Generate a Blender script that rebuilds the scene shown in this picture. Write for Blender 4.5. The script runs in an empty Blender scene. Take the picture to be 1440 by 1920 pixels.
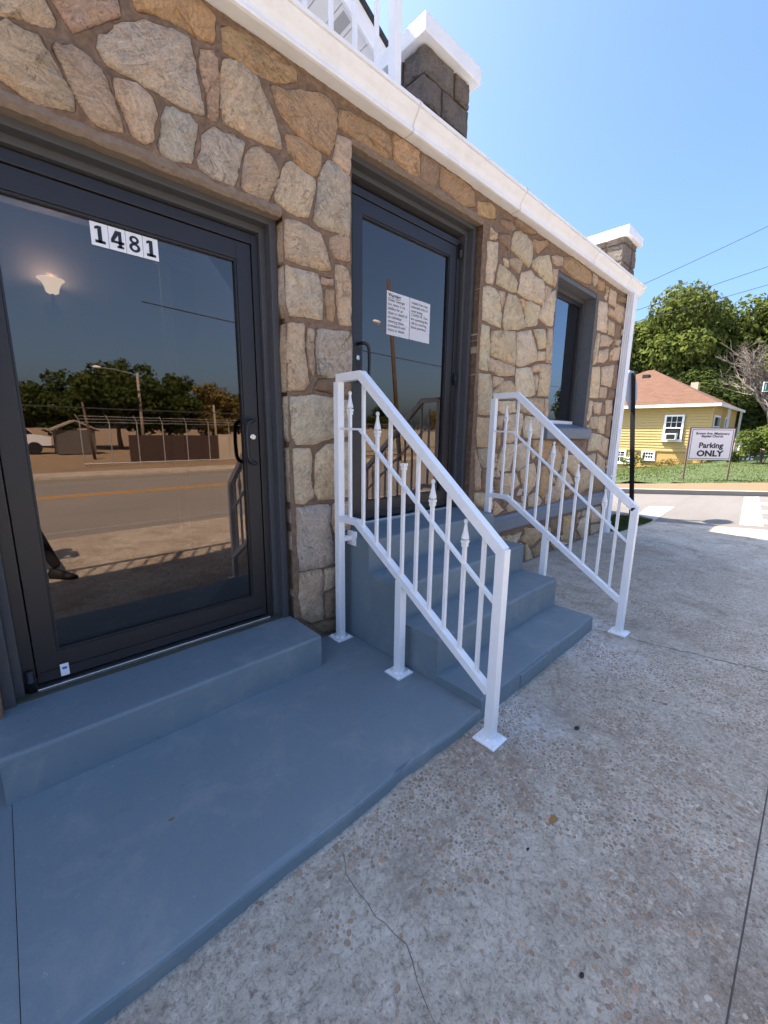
import bpy, bmesh, math, random
import numpy as np
from mathutils import Vector, Matrix, noise

S = bpy.context.scene
COL = S.collection
rad = math.radians

# ------------------------------------------------------------------ camera, sky, sun, exposure
CAM_LOC = Vector((0.0, -2.27, 1.5))
cam_d = bpy.data.cameras.new('camera'); cam = bpy.data.objects.new('camera', cam_d); COL.objects.link(cam)
right = Vector((0.732568, -0.680573, 0.01282)); down = Vector((-0.122283, -0.150107, -0.981078)); fwd = Vector((0.66962, 0.717139, -0.193186))
mw = Matrix.Identity(4)
for i in range(3):
    mw[i][0] = right[i]; mw[i][1] = -down[i]; mw[i][2] = -fwd[i]; mw[i][3] = CAM_LOC[i]
cam.matrix_world = mw
cam_d.sensor_fit = 'VERTICAL'; cam_d.sensor_height = 24.0; cam_d.lens = 765.277 / 1920 * 24.0
cam_d.clip_start = 0.02; cam_d.clip_end = 3000
S.camera = cam

SUN_EL = 54.9; SUN_AZ = -27.0          # azimuth from +Y, negative towards -X
world = bpy.data.worlds.new('World'); S.world = world; world.use_nodes = True
wn = world.node_tree
sky = wn.nodes.new('ShaderNodeTexSky'); sky.sky_type = 'NISHITA'; sky.sun_disc = False
sky.sun_elevation = rad(SUN_EL); sky.sun_rotation = rad(SUN_AZ)
sky.altitude = 300; sky.air_density = 1.05; sky.dust_density = 5.2; sky.ozone_density = 9.5
wn.links.new(sky.outputs[0], wn.nodes['Background'].inputs[0])
wn.nodes['Background'].inputs[1].default_value = 0.101

sun_d = bpy.data.lights.new('sun', 'SUN'); sun_d.energy = 4.0; sun_d.angle = rad(0.53); sun_d.color = (1.0, 0.90, 0.77)
sun = bpy.data.objects.new('sun', sun_d); COL.objects.link(sun)
sdir = Vector((math.sin(rad(SUN_AZ)) * math.cos(rad(SUN_EL)), math.cos(rad(SUN_AZ)) * math.cos(rad(SUN_EL)), math.sin(rad(SUN_EL))))
sun.rotation_euler = sdir.to_track_quat('Z', 'Y').to_euler(); sun.location = sdir * 60

S.view_settings.view_transform = 'Standard'; S.view_settings.look = 'None'
S.view_settings.exposure = 1.95; S.view_settings.gamma = 1.0; S.view_settings.use_curve_mapping = False
S.render.engine = 'CYCLES'
S.cycles.max_bounces = 8; S.cycles.diffuse_bounces = 4; S.cycles.glossy_bounces = 4; S.cycles.transparent_max_bounces = 10
S.cycles.use_denoising = True

# ------------------------------------------------------------------ helpers: materials
def srgb(r, g, b):
    f = lambda c: (c / 255 / 12.92) if c / 255 <= .04045 else ((c / 255 + .055) / 1.055) ** 2.4
    return (f(r), f(g), f(b), 1.0)

class NT:
    """small node-tree builder"""
    def __init__(s, name):
        s.m = bpy.data.materials.new(name); s.m.use_nodes = True; s.t = s.m.node_tree; s.n = s.t.nodes
        s.b = s.n['Principled BSDF']; s.out = s.n['Material Output']
        s._co = None
    def new(s, t, **k):
        n = s.n.new(t)
        for a, v in k.items(): setattr(n, a, v)
        return n
    def link(s, a, b): s.t.links.new(a, b)
    def co(s):
        if s._co is None: s._co = s.new('ShaderNodeTexCoord').outputs['Object']
        return s._co
    def noise(s, scale, detail=4, rough=.6, dist=0, vec=None, out='Fac'):
        n = s.new('ShaderNodeTexNoise'); n.inputs['Scale'].default_value = scale; n.inputs['Detail'].default_value = detail
        n.inputs['Roughness'].default_value = rough; n.inputs['Distortion'].default_value = dist
        s.link(vec if vec is not None else s.co(), n.inputs['Vector']); return n.outputs[out]
    def voro(s, scale, feature='F1', vec=None, out='Distance', rand=1.0):
        n = s.new('ShaderNodeTexVoronoi', feature=feature); n.inputs['Scale'].default_value = scale; n.inputs['Randomness'].default_value = rand
        s.link(vec if vec is not None else s.co(), n.inputs['Vector']); return n.outputs[out]
    def ramp(s, f, *stops, interp='LINEAR'):
        n = s.new('ShaderNodeValToRGB'); n.color_ramp.interpolation = interp
        e = n.color_ramp.elements
        while len(e) < len(stops): e.new(.5)
        for i, (p, c) in enumerate(stops):
            e[i].position = p; e[i].color = c if len(c) == 4 else (*c, 1)
        s.link(f, n.inputs[0]); return n.outputs[0]
    def mix(s, f, a, b, mode='MIX'):
        n = s.new('ShaderNodeMixRGB', blend_type=mode)
        for i, v in ((0, f), (1, a), (2, b)):
            if isinstance(v, (int, float)): n.inputs[i].default_value = v
            elif isinstance(v, tuple): n.inputs[i].default_value = v if len(v) == 4 else (*v, 1)
            else: s.link(v, n.inputs[i])
        return n.outputs[0]
    def math(s, op, a, b=0.0, clamp=False):
        n = s.new('ShaderNodeMath', operation=op); n.use_clamp = clamp
        for i, v in ((0, a), (1, b)):
            if isinstance(v, (int, float)): n.inputs[i].default_value = v
            else: s.link(v, n.inputs[i])
        return n.outputs[0]
    def bump(s, h, dist=.01, strength=1.0, normal=None):
        n = s.new('ShaderNodeBump'); n.inputs['Distance'].default_value = dist; n.inputs['Strength'].default_value = strength
        s.link(h, n.inputs['Height'])
        if normal is not None: s.link(normal, n.inputs['Normal'])
        s.link(n.outputs[0], s.b.inputs['Normal']); return n.outputs[0]
    def color(s, c):
        if isinstance(c, tuple): s.b.inputs['Base Color'].default_value = c if len(c) == 4 else (*c, 1)
        else: s.link(c, s.b.inputs['Base Color'])
    def rough(s, r):
        if isinstance(r, (int, float)): s.b.inputs['Roughness'].default_value = r
        else: s.link(r, s.b.inputs['Roughness'])
    def scaled(s, x, y, z, rot=(0, 0, 0)):
        n = s.new('ShaderNodeMapping'); n.inputs['Scale'].default_value = (x, y, z); n.inputs['Rotation'].default_value = rot
        s.link(s.co(), n.inputs['Vector']); return n.outputs[0]

MATS = {}
def simple(name, col, rough=.6, metal=0, var=.12, scale=14, bump=0.0, bscale=60):
    t = NT(name)
    c = t.mix(t.noise(scale, 5, .65), tuple(x * (1 - var) for x in col[:3]), tuple(min(1, x * (1 + var)) for x in col[:3]))
    t.color(c); t.rough(rough); t.b.inputs['Metallic'].default_value = metal
    if bump: t.bump(t.noise(bscale, 5, .7), bump)
    MATS[name] = t.m; return t.m

def m_stone():
    t = NT('field_stone')
    oi = t.new('ShaderNodeObjectInfo')
    rnd = oi.outputs['Random']
    mp = t.new('ShaderNodeMapping'); t.link(t.co(), mp.inputs['Vector'])
    ang = t.new('ShaderNodeCombineXYZ'); t.link(t.math('MULTIPLY', rnd, 6.28), ang.inputs['Y']); t.link(ang.outputs[0], mp.inputs['Rotation'])
    v = mp.outputs[0]
    st = t.new('ShaderNodeMapping'); st.inputs['Scale'].default_value = (5, 5, 22); t.link(v, st.inputs['Vector'])
    streak = t.noise(1.6, 6, .72, 1.8, st.outputs[0])
    fine = t.noise(230, 3, .8)
    fleck = t.noise(88, 5, .75, .8)
    mid = t.noise(42, 8, .74, 1.6, v)
    big = t.noise(4.5, 3, .6)
    base = oi.outputs['Color']
    c = t.mix(t.ramp(streak, (.36, (0, 0, 0)), (.64, (1, 1, 1))), t.mix(1, base, (.78, .77, .77), 'MULTIPLY'), t.mix(1, base, (1.16, 1.15, 1.12), 'MULTIPLY'))
    c = t.mix(t.ramp(mid, (.36, (1, 1, 1)), (.50, (0, 0, 0))), c, t.mix(1, c, (.74, .71, .68), 'MULTIPLY'))
    c = t.mix(t.ramp(mid, (.54, (0, 0, 0)), (.68, (.8, .8, .8))), c, t.mix(1, base, (1.24, 1.22, 1.18), 'MULTIPLY'))
    c = t.mix(t.ramp(fleck, (.34, (.6, .6, .6)), (.45, (0, 0, 0))), c, (.24, .20, .17))
    c = t.mix(t.ramp(fine, (.60, (0, 0, 0)), (.74, (.5, .5, .5))), c, t.mix(1, base, (1.3, 1.28, 1.24), 'MULTIPLY'))
    c = t.mix(t.ramp(big, (.52, (0, 0, 0)), (.74, (.34, .34, .34))), c, (.52, .33, .18))
    hue = t.noise(5.5, 4, .65, .8, v); hue2 = t.noise(8, 4, .65, .6)
    c = t.mix(t.ramp(hue, (.54, (0, 0, 0)), (.70, (.55, .55, .55))), c, t.mix(1, c, (.78, .84, .95), 'MULTIPLY'))
    c = t.mix(t.ramp(hue2, (.50, (0, 0, 0)), (.68, (.5, .5, .5))), c, t.mix(1, c, (1.10, .90, .76), 'MULTIPLY'))
    cr = t.math('ABSOLUTE', t.math('SUBTRACT', t.noise(7.5, 5, .62, 2.2, v), .5))
    crv = t.ramp(cr, (.0, (1, 1, 1)), (.016, (0, 0, 0)))
    crm = t.math('MULTIPLY', crv, t.ramp(t.noise(11, 3, .6), (.45, (0, 0, 0)), (.6, (.8, .8, .8))))
    c = t.mix(crm, c, t.mix(1, base, (.34, .30, .27), 'MULTIPLY'))
    face = t.noise(9, 4, .6, .5, v)
    t.color(c); t.rough(.9)
    h = t.math('ADD', t.math('MULTIPLY', mid, 1.0), t.math('MULTIPLY', fleck, .35))
    h = t.math('ADD', h, t.math('ADD', t.math('MULTIPLY', streak, .7), t.math('MULTIPLY', face, 1.3)))
    h = t.math('SUBTRACT', h, t.math('MULTIPLY', crm, .5))
    t.bump(h, .034, .9)
    MATS['stone'] = t.m
def m_mortar():
    t = NT('mortar')
    n = t.noise(26, 7, .72); f = t.noise(170, 3, .8)
    c = t.ramp(n, (.3, srgb(98, 79, 63)), (.55, srgb(132, 108, 87)), (.75, srgb(156, 132, 108)))
    c = t.mix(t.ramp(f, (.62, (0, 0, 0)), (.75, (.5, .5, .5))), c, srgb(80, 64, 52))
    t.color(c); t.rough(.95); t.bump(t.math('ADD', n, t.math('MULTIPLY', f, .4)), .010, .9)
    MATS['mortar'] = t.m
def m_paint():
    t = NT('blue_grey_floor_paint')
    n = t.noise(1.7, 6, .62); f = t.noise(9, 7, .7, .5); ff = t.noise(120, 3, .6); sc = t.noise(3.2, 8, .74, .4)
    c = t.mix(n, srgb(106, 121, 128), srgb(124, 137, 142))
    c = t.mix(t.ramp(sc, (.52, (0, 0, 0)), (.72, (.5, .5, .5))), c, srgb(154, 154, 150))
    c = t.mix(t.ramp(f, (.60, (0, 0, 0)), (.78, (.45, .45, .45))), c, srgb(92, 98, 102))
    c = t.mix(t.ramp(t.noise(46, 4, .7), (.67, (0, 0, 0)), (.75, (.8, .8, .8))), c, srgb(182, 178, 170))
    c = t.mix(t.ramp(t.noise(33, 4, .7, 0, t.scaled(1.3, .8, 1)), (.69, (0, 0, 0)), (.76, (.8, .8, .8))), c, srgb(64, 60, 54))
    t.color(c); t.rough(t.ramp(f, (.3, (.42, .42, .42)), (.7, (.62, .62, .62))))
    t.b.inputs['Specular IOR Level'].default_value = .35
    h = t.math('ADD', t.math('MULTIPLY', f, .8), t.math('MULTIPLY', ff, .16))
    t.bump(h, .009, .5)
    MATS['paint'] = t.m
def m_concrete():
    t = NT('weathered_concrete')
    n = t.noise(1.1, 7, .66, .3); m = t.noise(7, 8, .74, .4); f = t.noise(210, 3, .75); g2 = t.noise(34, 8, .8, .6); g3 = t.noise(80, 5, .78)
    vz = t.voro(88, 'F1'); vc = t.voro(88, 'F1', out='Color')
    mask = t.ramp(t.noise(1.0, 6, .66, .6), (.40, (0, 0, 0)), (.58, (1, 1, 1)))
    base = t.ramp(m, (.28, srgb(172, 161, 142)), (.5, srgb(200, 189, 169)), (.72, srgb(220, 210, 192)))
    base = t.mix(t.ramp(n, (.42, (0, 0, 0)), (.68, (.65, .65, .65))), base, srgb(174, 158, 138))
    base = t.mix(t.ramp(t.noise(2.6, 7, .7, .8), (.50, (0, 0, 0)), (.68, (.75, .75, .75))), base, srgb(142, 124, 104))
    c = t.mix(t.ramp(g2, (.36, (.85, .85, .85)), (.49, (0, 0, 0))), base, srgb(128, 112, 96))
    c = t.mix(t.ramp(g2, (.54, (0, 0, 0)), (.66, (.5, .5, .5))), c, srgb(240, 230, 212))
    c = t.mix(t.ramp(g3, (.36, (.65, .65, .65)), (.47, (0, 0, 0))), c, srgb(110, 96, 82))
    c = t.mix(t.ramp(f, (.60, (0, 0, 0)), (.72, (.5, .5, .5))), c, srgb(240, 232, 220))
    peb = t.mix(vc, srgb(150, 124, 100), srgb(196, 176, 152))
    pm = t.math('MULTIPLY', t.ramp(vz, (.30, (1, 1, 1)), (.42, (0, 0, 0))), mask)
    c = t.mix(t.math('MULTIPLY', pm, .7), c, peb)
    # pale overspray left on the concrete beside the stairs
    for (sx, sy, rr) in ((1.86, -1.36, .30), (2.9, -1.42, .40), (3.36, -1.2, .25)):
        vm = t.new('ShaderNodeVectorMath', operation='DISTANCE'); t.link(t.co(), vm.inputs[0]); vm.inputs[1].default_value = (sx, sy, 0)
        k = t.math('SUBTRACT', 1.0, t.math('DIVIDE', vm.outputs['Value'], rr), True)
        k = t.math('MULTIPLY', k, t.ramp(t.noise(26, 5, .7), (.42, (0, 0, 0)), (.6, (1, 1, 1))))
        c = t.mix(t.math('MULTIPLY', k, .7), c, (.84, .84, .85))
    t.color(c); t.rough(.93)
    h = t.math('ADD', t.math('MULTIPLY', m, .5), t.math('MULTIPLY', g2, 1.2))
    h = t.math('ADD', h, t.math('ADD', t.math('MULTIPLY', pm, .5), t.math('MULTIPLY', g3, .5)))
    t.bump(h, .010, .9)
    MATS['concrete'] = t.m
def m_asphalt(name, lo, hi):
    t = NT(name)
    n = t.noise(.5, 5, .6); f = t.noise(150, 3, .8); st = t.noise(1.0, 4, .6, 0, t.scaled(.25, 3, 1))
    c = t.mix(n, lo, hi); c = t.mix(t.ramp(f, (.4, (.5, .5, .5)), (.6, (0, 0, 0))), c, tuple(x * .45 for x in lo[:3]))
    c = t.mix(t.ramp(st, (.5, (0, 0, 0)), (.75, (.35, .35, .35))), c, tuple(x * .6 for x in lo[:3]))
    t.color(c); t.rough(.9); t.bump(f, .006, .7); MATS[name] = t.m
def m_glass(name, refl, tint, trans):
    t = NT(name); t.n.remove(t.b)
    g = t.new('ShaderNodeBsdfGlossy'); g.inputs['Roughness'].default_value = 0.0; g.inputs['Color'].default_value = refl
    tr = t.new('ShaderNodeBsdfTransparent'); tr.inputs['Color'].default_value = trans
    lw = t.new('ShaderNodeFresnel'); lw.inputs['IOR'].default_value = tint
    mx = t.new('ShaderNodeMixShader'); t.link(lw.outputs[0], mx.inputs[0]); t.link(tr.outputs[0], mx.inputs[1]); t.link(g.outputs[0], mx.inputs[2])
    t.link(mx.outputs[0], t.out.inputs[0]); MATS[name] = t.m
def m_leaf(name, a, b, c3):
    t = NT(name); t.n.remove(t.b)
    n = t.noise(.9, 3, .6); f = t.noise(6, 2, .6)
    c = t.mix(t.ramp(n, (.35, (0, 0, 0)), (.65, (1, 1, 1))), a, b); c = t.mix(t.ramp(f, (.5, (0, 0, 0)), (.75, (.7, .7, .7))), c, c3)
    d = t.new('ShaderNodeBsdfDiffuse'); tl = t.new('ShaderNodeBsdfTranslucent'); mx = t.new('ShaderNodeMixShader'); mx.inputs[0].default_value = .35
    t.link(c, d.inputs[0]); t.link(c, tl.inputs[0]); t.link(d.outputs[0], mx.inputs[1]); t.link(tl.outputs[0], mx.inputs[2]); t.link(mx.outputs[0], t.out.inputs[0])
    MATS[name] = t.m
def m_vcol(name, rough=.9, bump=0):
    t = NT(name); a = t.new('ShaderNodeAttribute'); a.attribute_name = 'tint'
    f = t.noise(300, 3, .7)
    t.color(t.mix(t.ramp(f, (.35, (.35, .35, .35)), (.6, (0, 0, 0))), a.outputs['Color'], (.05, .04, .035))); t.rough(rough)
    MATS[name] = t.m
def m_grass():
    t = NT('lawn'); n = t.noise(.7, 6, .65); f = t.noise(40, 4, .7)
    c = t.ramp(n, (.35, srgb(84, 94, 52)), (.55, srgb(72, 88, 44)), (.75, srgb(106, 100, 68)))
    c = t.mix(t.ramp(f, (.4, (.6, .6, .6)), (.62, (0, 0, 0))), c, srgb(58, 74, 34)); t.color(c); t.rough(.95); t.bump(f, .03, .9)
    MATS['lawn'] = t.m
def m_dirt():
    t = NT('dirt'); n = t.noise(.8, 7, .7); f = t.noise(60, 4, .7)
    c = t.ramp(n, (.3, srgb(142, 116, 88)), (.55, srgb(168, 142, 110)), (.78, srgb(128, 114, 80)))
    c = t.mix(t.ramp(f, (.4, (.4, .4, .4)), (.6, (0, 0, 0))), c, srgb(96, 78, 58)); t.color(c); t.rough(.95); t.bump(f, .02, .8)
    MATS['dirt'] = t.m
def m_shingle():
    t = NT('shingle_roof')
    b = t.new('ShaderNodeTexBrick'); b.inputs['Scale'].default_value = 1; b.inputs['Brick Width'].default_value = .32; b.inputs['Row Height'].default_value = .14
    b.inputs['Mortar Size'].default_value = .012; b.inputs['Color1'].default_value = srgb(92, 66, 50); b.inputs['Color2'].default_value = srgb(106, 78, 60); b.inputs['Mortar'].default_value = srgb(76, 46, 34)
    at = t.new('ShaderNodeUVMap'); t.link(at.outputs[0], b.inputs['Vector'])
    c = t.mix(t.ramp(t.noise(5, 4, .7), (.4, (0, 0, 0)), (.7, (.4, .4, .4))), b.outputs[0], srgb(108, 74, 56)); t.color(c); t.rough(.95)
    MATS['shingle'] = t.m

m_stone(); m_mortar(); m_paint(); m_concrete(); m_grass(); m_dirt(); m_shingle()
m_asphalt('asphalt', srgb(140, 132, 122), srgb(164, 156, 144)); m_asphalt('asphalt_light', srgb(112, 107, 102), srgb(130, 125, 119))
m_glass('door_glass', (1.0, .83, .71, 1), 2.1, (.34, .32, .32, 1)); m_glass('window_glass', (.92, .94, 1, 1), 3.0, (.5, .5, .5, 1))
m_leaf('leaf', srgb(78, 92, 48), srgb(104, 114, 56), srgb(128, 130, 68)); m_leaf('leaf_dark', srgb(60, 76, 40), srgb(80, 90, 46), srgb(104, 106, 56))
m_leaf('leaf_brown', srgb(112, 96, 58), srgb(128, 116, 62), srgb(150, 130, 78))
m_vcol('pebble')
def m_white(name, col, rough, rust, grime):
    t = NT(name)
    c = t.mix(t.ramp(t.noise(5, 6, .7), (.45, (0, 0, 0)), (.75, (grime, grime, grime))), col, tuple(x * k for x, k in zip(col, (.80, .78, .74))))
    c = t.mix(t.ramp(t.noise(55, 5, .72), (.70, (0, 0, 0)), (.78, (rust, rust, rust))), c, srgb(122, 84, 58))
    c = t.mix(t.ramp(t.noise(7, 5, .7, 0, t.scaled(6, 6, .7)), (.60, (0, 0, 0)), (.78, (grime, grime, grime))), c, tuple(x * k for x, k in zip(col, (.72, .69, .64))))
    t.color(c); t.rough(rough); t.bump(t.noise(70, 4, .6), .0025, .6); MATS[name] = t.m
m_white('white_paint', (.905, .90, .885), .40, .50, .22)
m_white('seam_white', (.72, .69, .65), .5, .6, .6)
m_white('white_metal', (.89, .895, .895), .45, .35, .50)
simple('gutter_under', (.78, .76, .73), .5, var=.05, scale=4)
simple('vinyl', (.82, .81, .78), .5, var=.04, scale=5)
simple('vent', (.42, .42, .40), .7, var=.2, scale=120)
simple('frame_dark', srgb(39, 36, 36), .42, var=.1, scale=9)
simple('frame_black', srgb(30, 29, 30), .5, var=.1)
simple('lintel', srgb(138, 120, 102), .95, var=.35, scale=34, bump=.012, bscale=45)
simple('reveal', srgb(94, 96, 97), .7, var=.22, scale=16, bump=.01, bscale=22)
simple('trim_grey', srgb(74, 74, 75), .6, var=.14, scale=12, bump=.003, bscale=40)
simple('blue_trim', srgb(112, 118, 124), .6, var=.14, scale=9, bump=.004, bscale=30)
simple('rubber', (.015, .015, .017), .45)
simple('aluminium', (.66, .68, .70), .35, metal=1, var=.1)
simple('chrome', (.75, .75, .72), .25, metal=1, var=.05)
simple('digit_black', srgb(28, 34, 44), .6, var=.05)
simple('paper', (.62, .62, .63), .7, var=.02)
simple('tile_white', (.83, .83, .82), .4, var=.02)
simple('text_black', (.03, .03, .03), .7, var=.05)
simple('blue_ink', srgb(52, 106, 190), .6)
simple('room_wall', srgb(120, 116, 122), .8, var=.05)
simple('room_floor', srgb(50, 42, 38), .5)
simple('room_trim', srgb(214, 214, 220), .5, var=.03)
simple('bark', srgb(92, 78, 64), .95, var=.3, scale=20, bump=.02, bscale=25)
simple('grey_branch', srgb(112, 103, 95), .9, var=.2, scale=8)
simple('pole_wood', srgb(92, 76, 62), .9, var=.25, scale=6)
simple('pole_grey', srgb(150, 138, 122), .9, var=.15, scale=6)
simple('galvanised', (.50, .50, .48), .5, metal=.6, var=.15)
simple('board_grey', srgb(172, 164, 148), .9, var=.2, scale=5)
simple('rust_red', srgb(66, 50, 42), .8, var=.2, scale=3)
simple('block_wall', srgb(186, 172, 150), .9, var=.2, scale=1.5)
simple('siding', srgb(188, 158, 96), .55, var=.05, scale=4)
simple('stucco', srgb(188, 154, 92), .85, var=.12, scale=5, bump=.02, bscale=12)
simple('dark_pane', (.02, .025, .03), .08, var=.1)
simple('sign_black', srgb(34, 34, 36), .6)
simple('sign_back', srgb(176, 178, 178), .4, metal=.5, var=.08, scale=6)
simple('sign_green', srgb(0, 122, 84), .5)
simple('sign_face', (.84, .84, .83), .5, var=.03)
simple('sign_post_brown', srgb(96, 74, 66), .8)
simple('road_white', (.30, .29, .265), .8, var=.35, scale=7)
simple('road_yellow', srgb(216, 152, 44), .8, var=.2, scale=9)
simple('red_clay', srgb(142, 100, 74), .95, var=.22, scale=2.5, bump=.02, bscale=40)
simple('kerb', srgb(150, 143, 130), .9, var=.15, scale=4)
simple('crack', (.16, .135, .11), .95)
simple('tar', (.012, .012, .013), .55)
simple('leaf_litter', srgb(150, 110, 60), .9)
simple('roof_dark', srgb(52, 54, 58), .9)
simple('wire', (.05, .05, .055), .6)
simple('van_white', (.75, .75, .76), .3, var=.03)
simple('shirt', srgb(48, 50, 56), .9); simple('skin', srgb(150, 104, 78), .6); simple('shoe', (.012, .012, .013), .6); simple('trousers', srgb(34, 34, 38), .9); simple('hair', srgb(34, 26, 22), .8)
simple('shed_wall', srgb(92, 86, 80), .8); simple('curtain', srgb(190, 178, 160), .9); simple('blue_tarp', srgb(70, 80, 98), .8)
simple('moss', srgb(74, 70, 56), .95, var=.3, scale=10)
simple('ac_white', (.72, .72, .70), .5)
_t = NT('lamp_glow'); _t.color((.9, .85, .75)); _t.b.inputs['Emission Color'].default_value = (1, .83, .55, 1); _t.b.inputs['Emission Strength'].default_value = 1.6; MATS['lamp_glow'] = _t.m

# ------------------------------------------------------------------ helpers: meshes and objects
BASE = {}
class MB:
    def __init__(s): s.v = []; s.f = []
    def add(s, vs, fs):
        o = len(s.v); s.v += [tuple(p) for p in vs]; s.f += [tuple(i + o for i in f) for f in fs]; return s
    def box(s, x0, x1, y0, y1, z0, z1):
        return s.add([(x0, y0, z0), (x1, y0, z0), (x1, y1, z0), (x0, y1, z0), (x0, y0, z1), (x1, y0, z1), (x1, y1, z1), (x0, y1, z1)],
                     [(0, 3, 2, 1), (4, 5, 6, 7), (0, 1, 5, 4), (1, 2, 6, 5), (2, 3, 7, 6), (3, 0, 4, 7)])
    def bbox(s, x0, x1, y0, y1, z0, z1, b=.004):
        """box with bevelled edges"""
        bm = bmesh.new(); bmesh.ops.create_cube(bm, size=1)
        for v in bm.verts: v.co = ((x0 + x1) / 2 + v.co.x * (x1 - x0), (y0 + y1) / 2 + v.co.y * (y1 - y0), (z0 + z1) / 2 + v.co.z * (z1 - z0))
        bmesh.ops.bevel(bm, geom=bm.edges[:], offset=b, segments=2, profile=.6, affect='EDGES')
        return s.bm(bm)
    def bm(s, bm):
        bm.verts.index_update(); s.add([tuple(v.co) for v in bm.verts], [tuple(v.index for v in f.verts) for f in bm.faces]); bm.free(); return s
    def tube(s, pts, r, n=8, up=(0, 0, 1), flat=None):
        """swept tube; r scalar or list; flat=(w,h): rectangular section mitred at the bends (w across, h in the plane of up)"""
        P = [Vector(p) for p in pts]; k = len(P); rings = []
        R = r if isinstance(r, (list, tuple)) else [r] * k
        prev = None
        for i in range(k):
            if i == 0: t = (P[1] - P[0]).normalized(); sc = 1
            elif i == k - 1: t = (P[-1] - P[-2]).normalized(); sc = 1
            else:
                a = (P[i] - P[i - 1]).normalized(); b = (P[i + 1] - P[i]).normalized(); t = (a + b).normalized(); sc = 1 / max(.3, t.dot(a))
            if flat:
                side = Vector(up); nn = t.cross(side).normalized()
                w, h = flat
                rings.append([P[i] + side * (a_ * w / 2) + nn * (b_ * h / 2 * sc) for a_, b_ in ((-1, -1), (1, -1), (1, 1), (-1, 1))])
            else:
                u = Vector(up) if prev is None else prev
                if abs(u.dot(t)) > .98: u = Vector((1, 0, 0))
                a = (u - t * u.dot(t)).normalized(); b = t.cross(a); prev = a
                rings.append([P[i] + (a * math.cos(2 * math.pi * j / n) + b * math.sin(2 * math.pi * j / n)) * R[i] for j in range(n)])
        m = len(rings[0]); vs = [p for q in rings for p in q]; fs = []
        for i in range(k - 1):
            for j in range(m):
                fs.append((i * m + j, i * m + (j + 1) % m, (i + 1) * m + (j + 1) % m, (i + 1) * m + j))
        fs.append(tuple(reversed(range(m)))); fs.append(tuple((k - 1) * m + j for j in range(m)))
        return s.add(vs, fs)
    def lathe(s, prof, c, n=10, axis='z'):
        vs = []; fs = []
        for r, h in prof:
            for j in range(n):
                a = 2 * math.pi * j / n; x, y = r * math.cos(a), r * math.sin(a)
                vs.append((c[0] + x, c[1] + y, c[2] + h) if axis == 'z' else ((c[0] + x, c[1] + h, c[2] + y) if axis == 'y' else (c[0] + h, c[1] + x, c[2] + y)))
        for i in range(len(prof) - 1):
            for j in range(n): fs.append((i * n + j, i * n + (j + 1) % n, (i + 1) * n + (j + 1) % n, (i + 1) * n + j))
        fs.append(tuple(reversed(range(n)))); fs.append(tuple((len(prof) - 1) * n + j for j in range(n)))
        return s.add(vs, fs)
    def prism(s, poly, axis, a, b):
        """poly in the plane across axis ('x': (y,z), 'y': (x,z), 'z': (x,y)), extruded from a to b"""
        n = len(poly)
        mk = {'x': lambda p, h: (h, p[0], p[1]), 'y': lambda p, h: (p[0], h, p[1]), 'z': lambda p, h: (p[0], p[1], h)}[axis]
        return s.add([mk(p, a) for p in poly] + [mk(p, b) for p in poly],
                     [tuple(range(n)), tuple(reversed(range(n, 2 * n)))] + [(i, i + n, (i + 1) % n + n, (i + 1) % n) for i in range(n)])

def link(o, parent=None):
    COL.objects.link(o)
    if parent is not None: o.parent = parent
    return o
def tag(o, label=None, cat=None, group=None, kind=None):
    for k, v in (('label', label), ('category', cat), ('group', group), ('kind', kind)):
        if v: o[k] = v
    return o
def thing(name, loc, label, cat, group=None):
    o = bpy.data.objects.new(name, None); o.empty_display_size = .1; o.location = loc; link(o); BASE[o.name] = Vector(loc)
    return tag(o, label, cat, group)
def mesh_of(name, mb, mats, base=(0, 0, 0), smooth=False, fix=True):
    me = bpy.data.meshes.new(name)
    b = Vector(base)
    me.from_pydata([(p[0] - b.x, p[1] - b.y, p[2] - b.z) for p in mb.v], [], mb.f)
    if fix:
        bm = bmesh.new(); bm.from_mesh(me); bmesh.ops.recalc_face_normals(bm, faces=bm.faces); bm.to_mesh(me); bm.free()
    for m in (mats if isinstance(mats, (list, tuple)) else [mats]): me.materials.append(MATS[m] if isinstance(m, str) else m)
    if smooth: me.shade_smooth()
    me.update(); return me
def root_base(o):
    while o is not None:
        if o.name in BASE: return BASE[o.name]
        o = o.parent
    return Vector((0, 0, 0))
def obj(name, mb, mat, parent=None, smooth=False, at=None):
    """one mesh object built from world coordinates"""
    if parent is not None: base = root_base(parent)
    else: base = Vector(at) if at else Vector((0, 0, 0))
    o = bpy.data.objects.new(name, mesh_of(name, mb, mat, base, smooth)); link(o, parent)
    if parent is None: o.location = base; BASE[o.name] = base
    return o
def struct(name, mb, mat, smooth=False): return tag(obj(name, mb, mat, None, smooth), kind='structure')
def copy_tree(o, parent=None):
    c = o.copy(); link(c)
    c.parent = parent
    for ch in list(o.children): copy_tree(ch, c)
    return c
def text_mesh(txt, size, bold=0.0, align='LEFT', space=1.0):
    """flat lettering as (verts, faces) in its own x,y plane"""
    cu = bpy.data.curves.new('lettering', 'FONT'); cu.body = txt; cu.size = size; cu.offset = bold; cu.align_x = align; cu.space_line = space; cu.resolution_u = 3
    o = bpy.data.objects.new('lettering_tmp', cu); COL.objects.link(o)
    bpy.context.view_layer.update()
    me = bpy.data.meshes.new_from_object(o.evaluated_get(bpy.context.evaluated_depsgraph_get()))
    vs = [tuple(v.co) for v in me.vertices]; fs = [tuple(p.vertices) for p in me.polygons]
    bpy.data.objects.remove(o); bpy.data.curves.remove(cu); bpy.data.meshes.remove(me)
    return vs, fs
RNG = random.Random(7)

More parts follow.
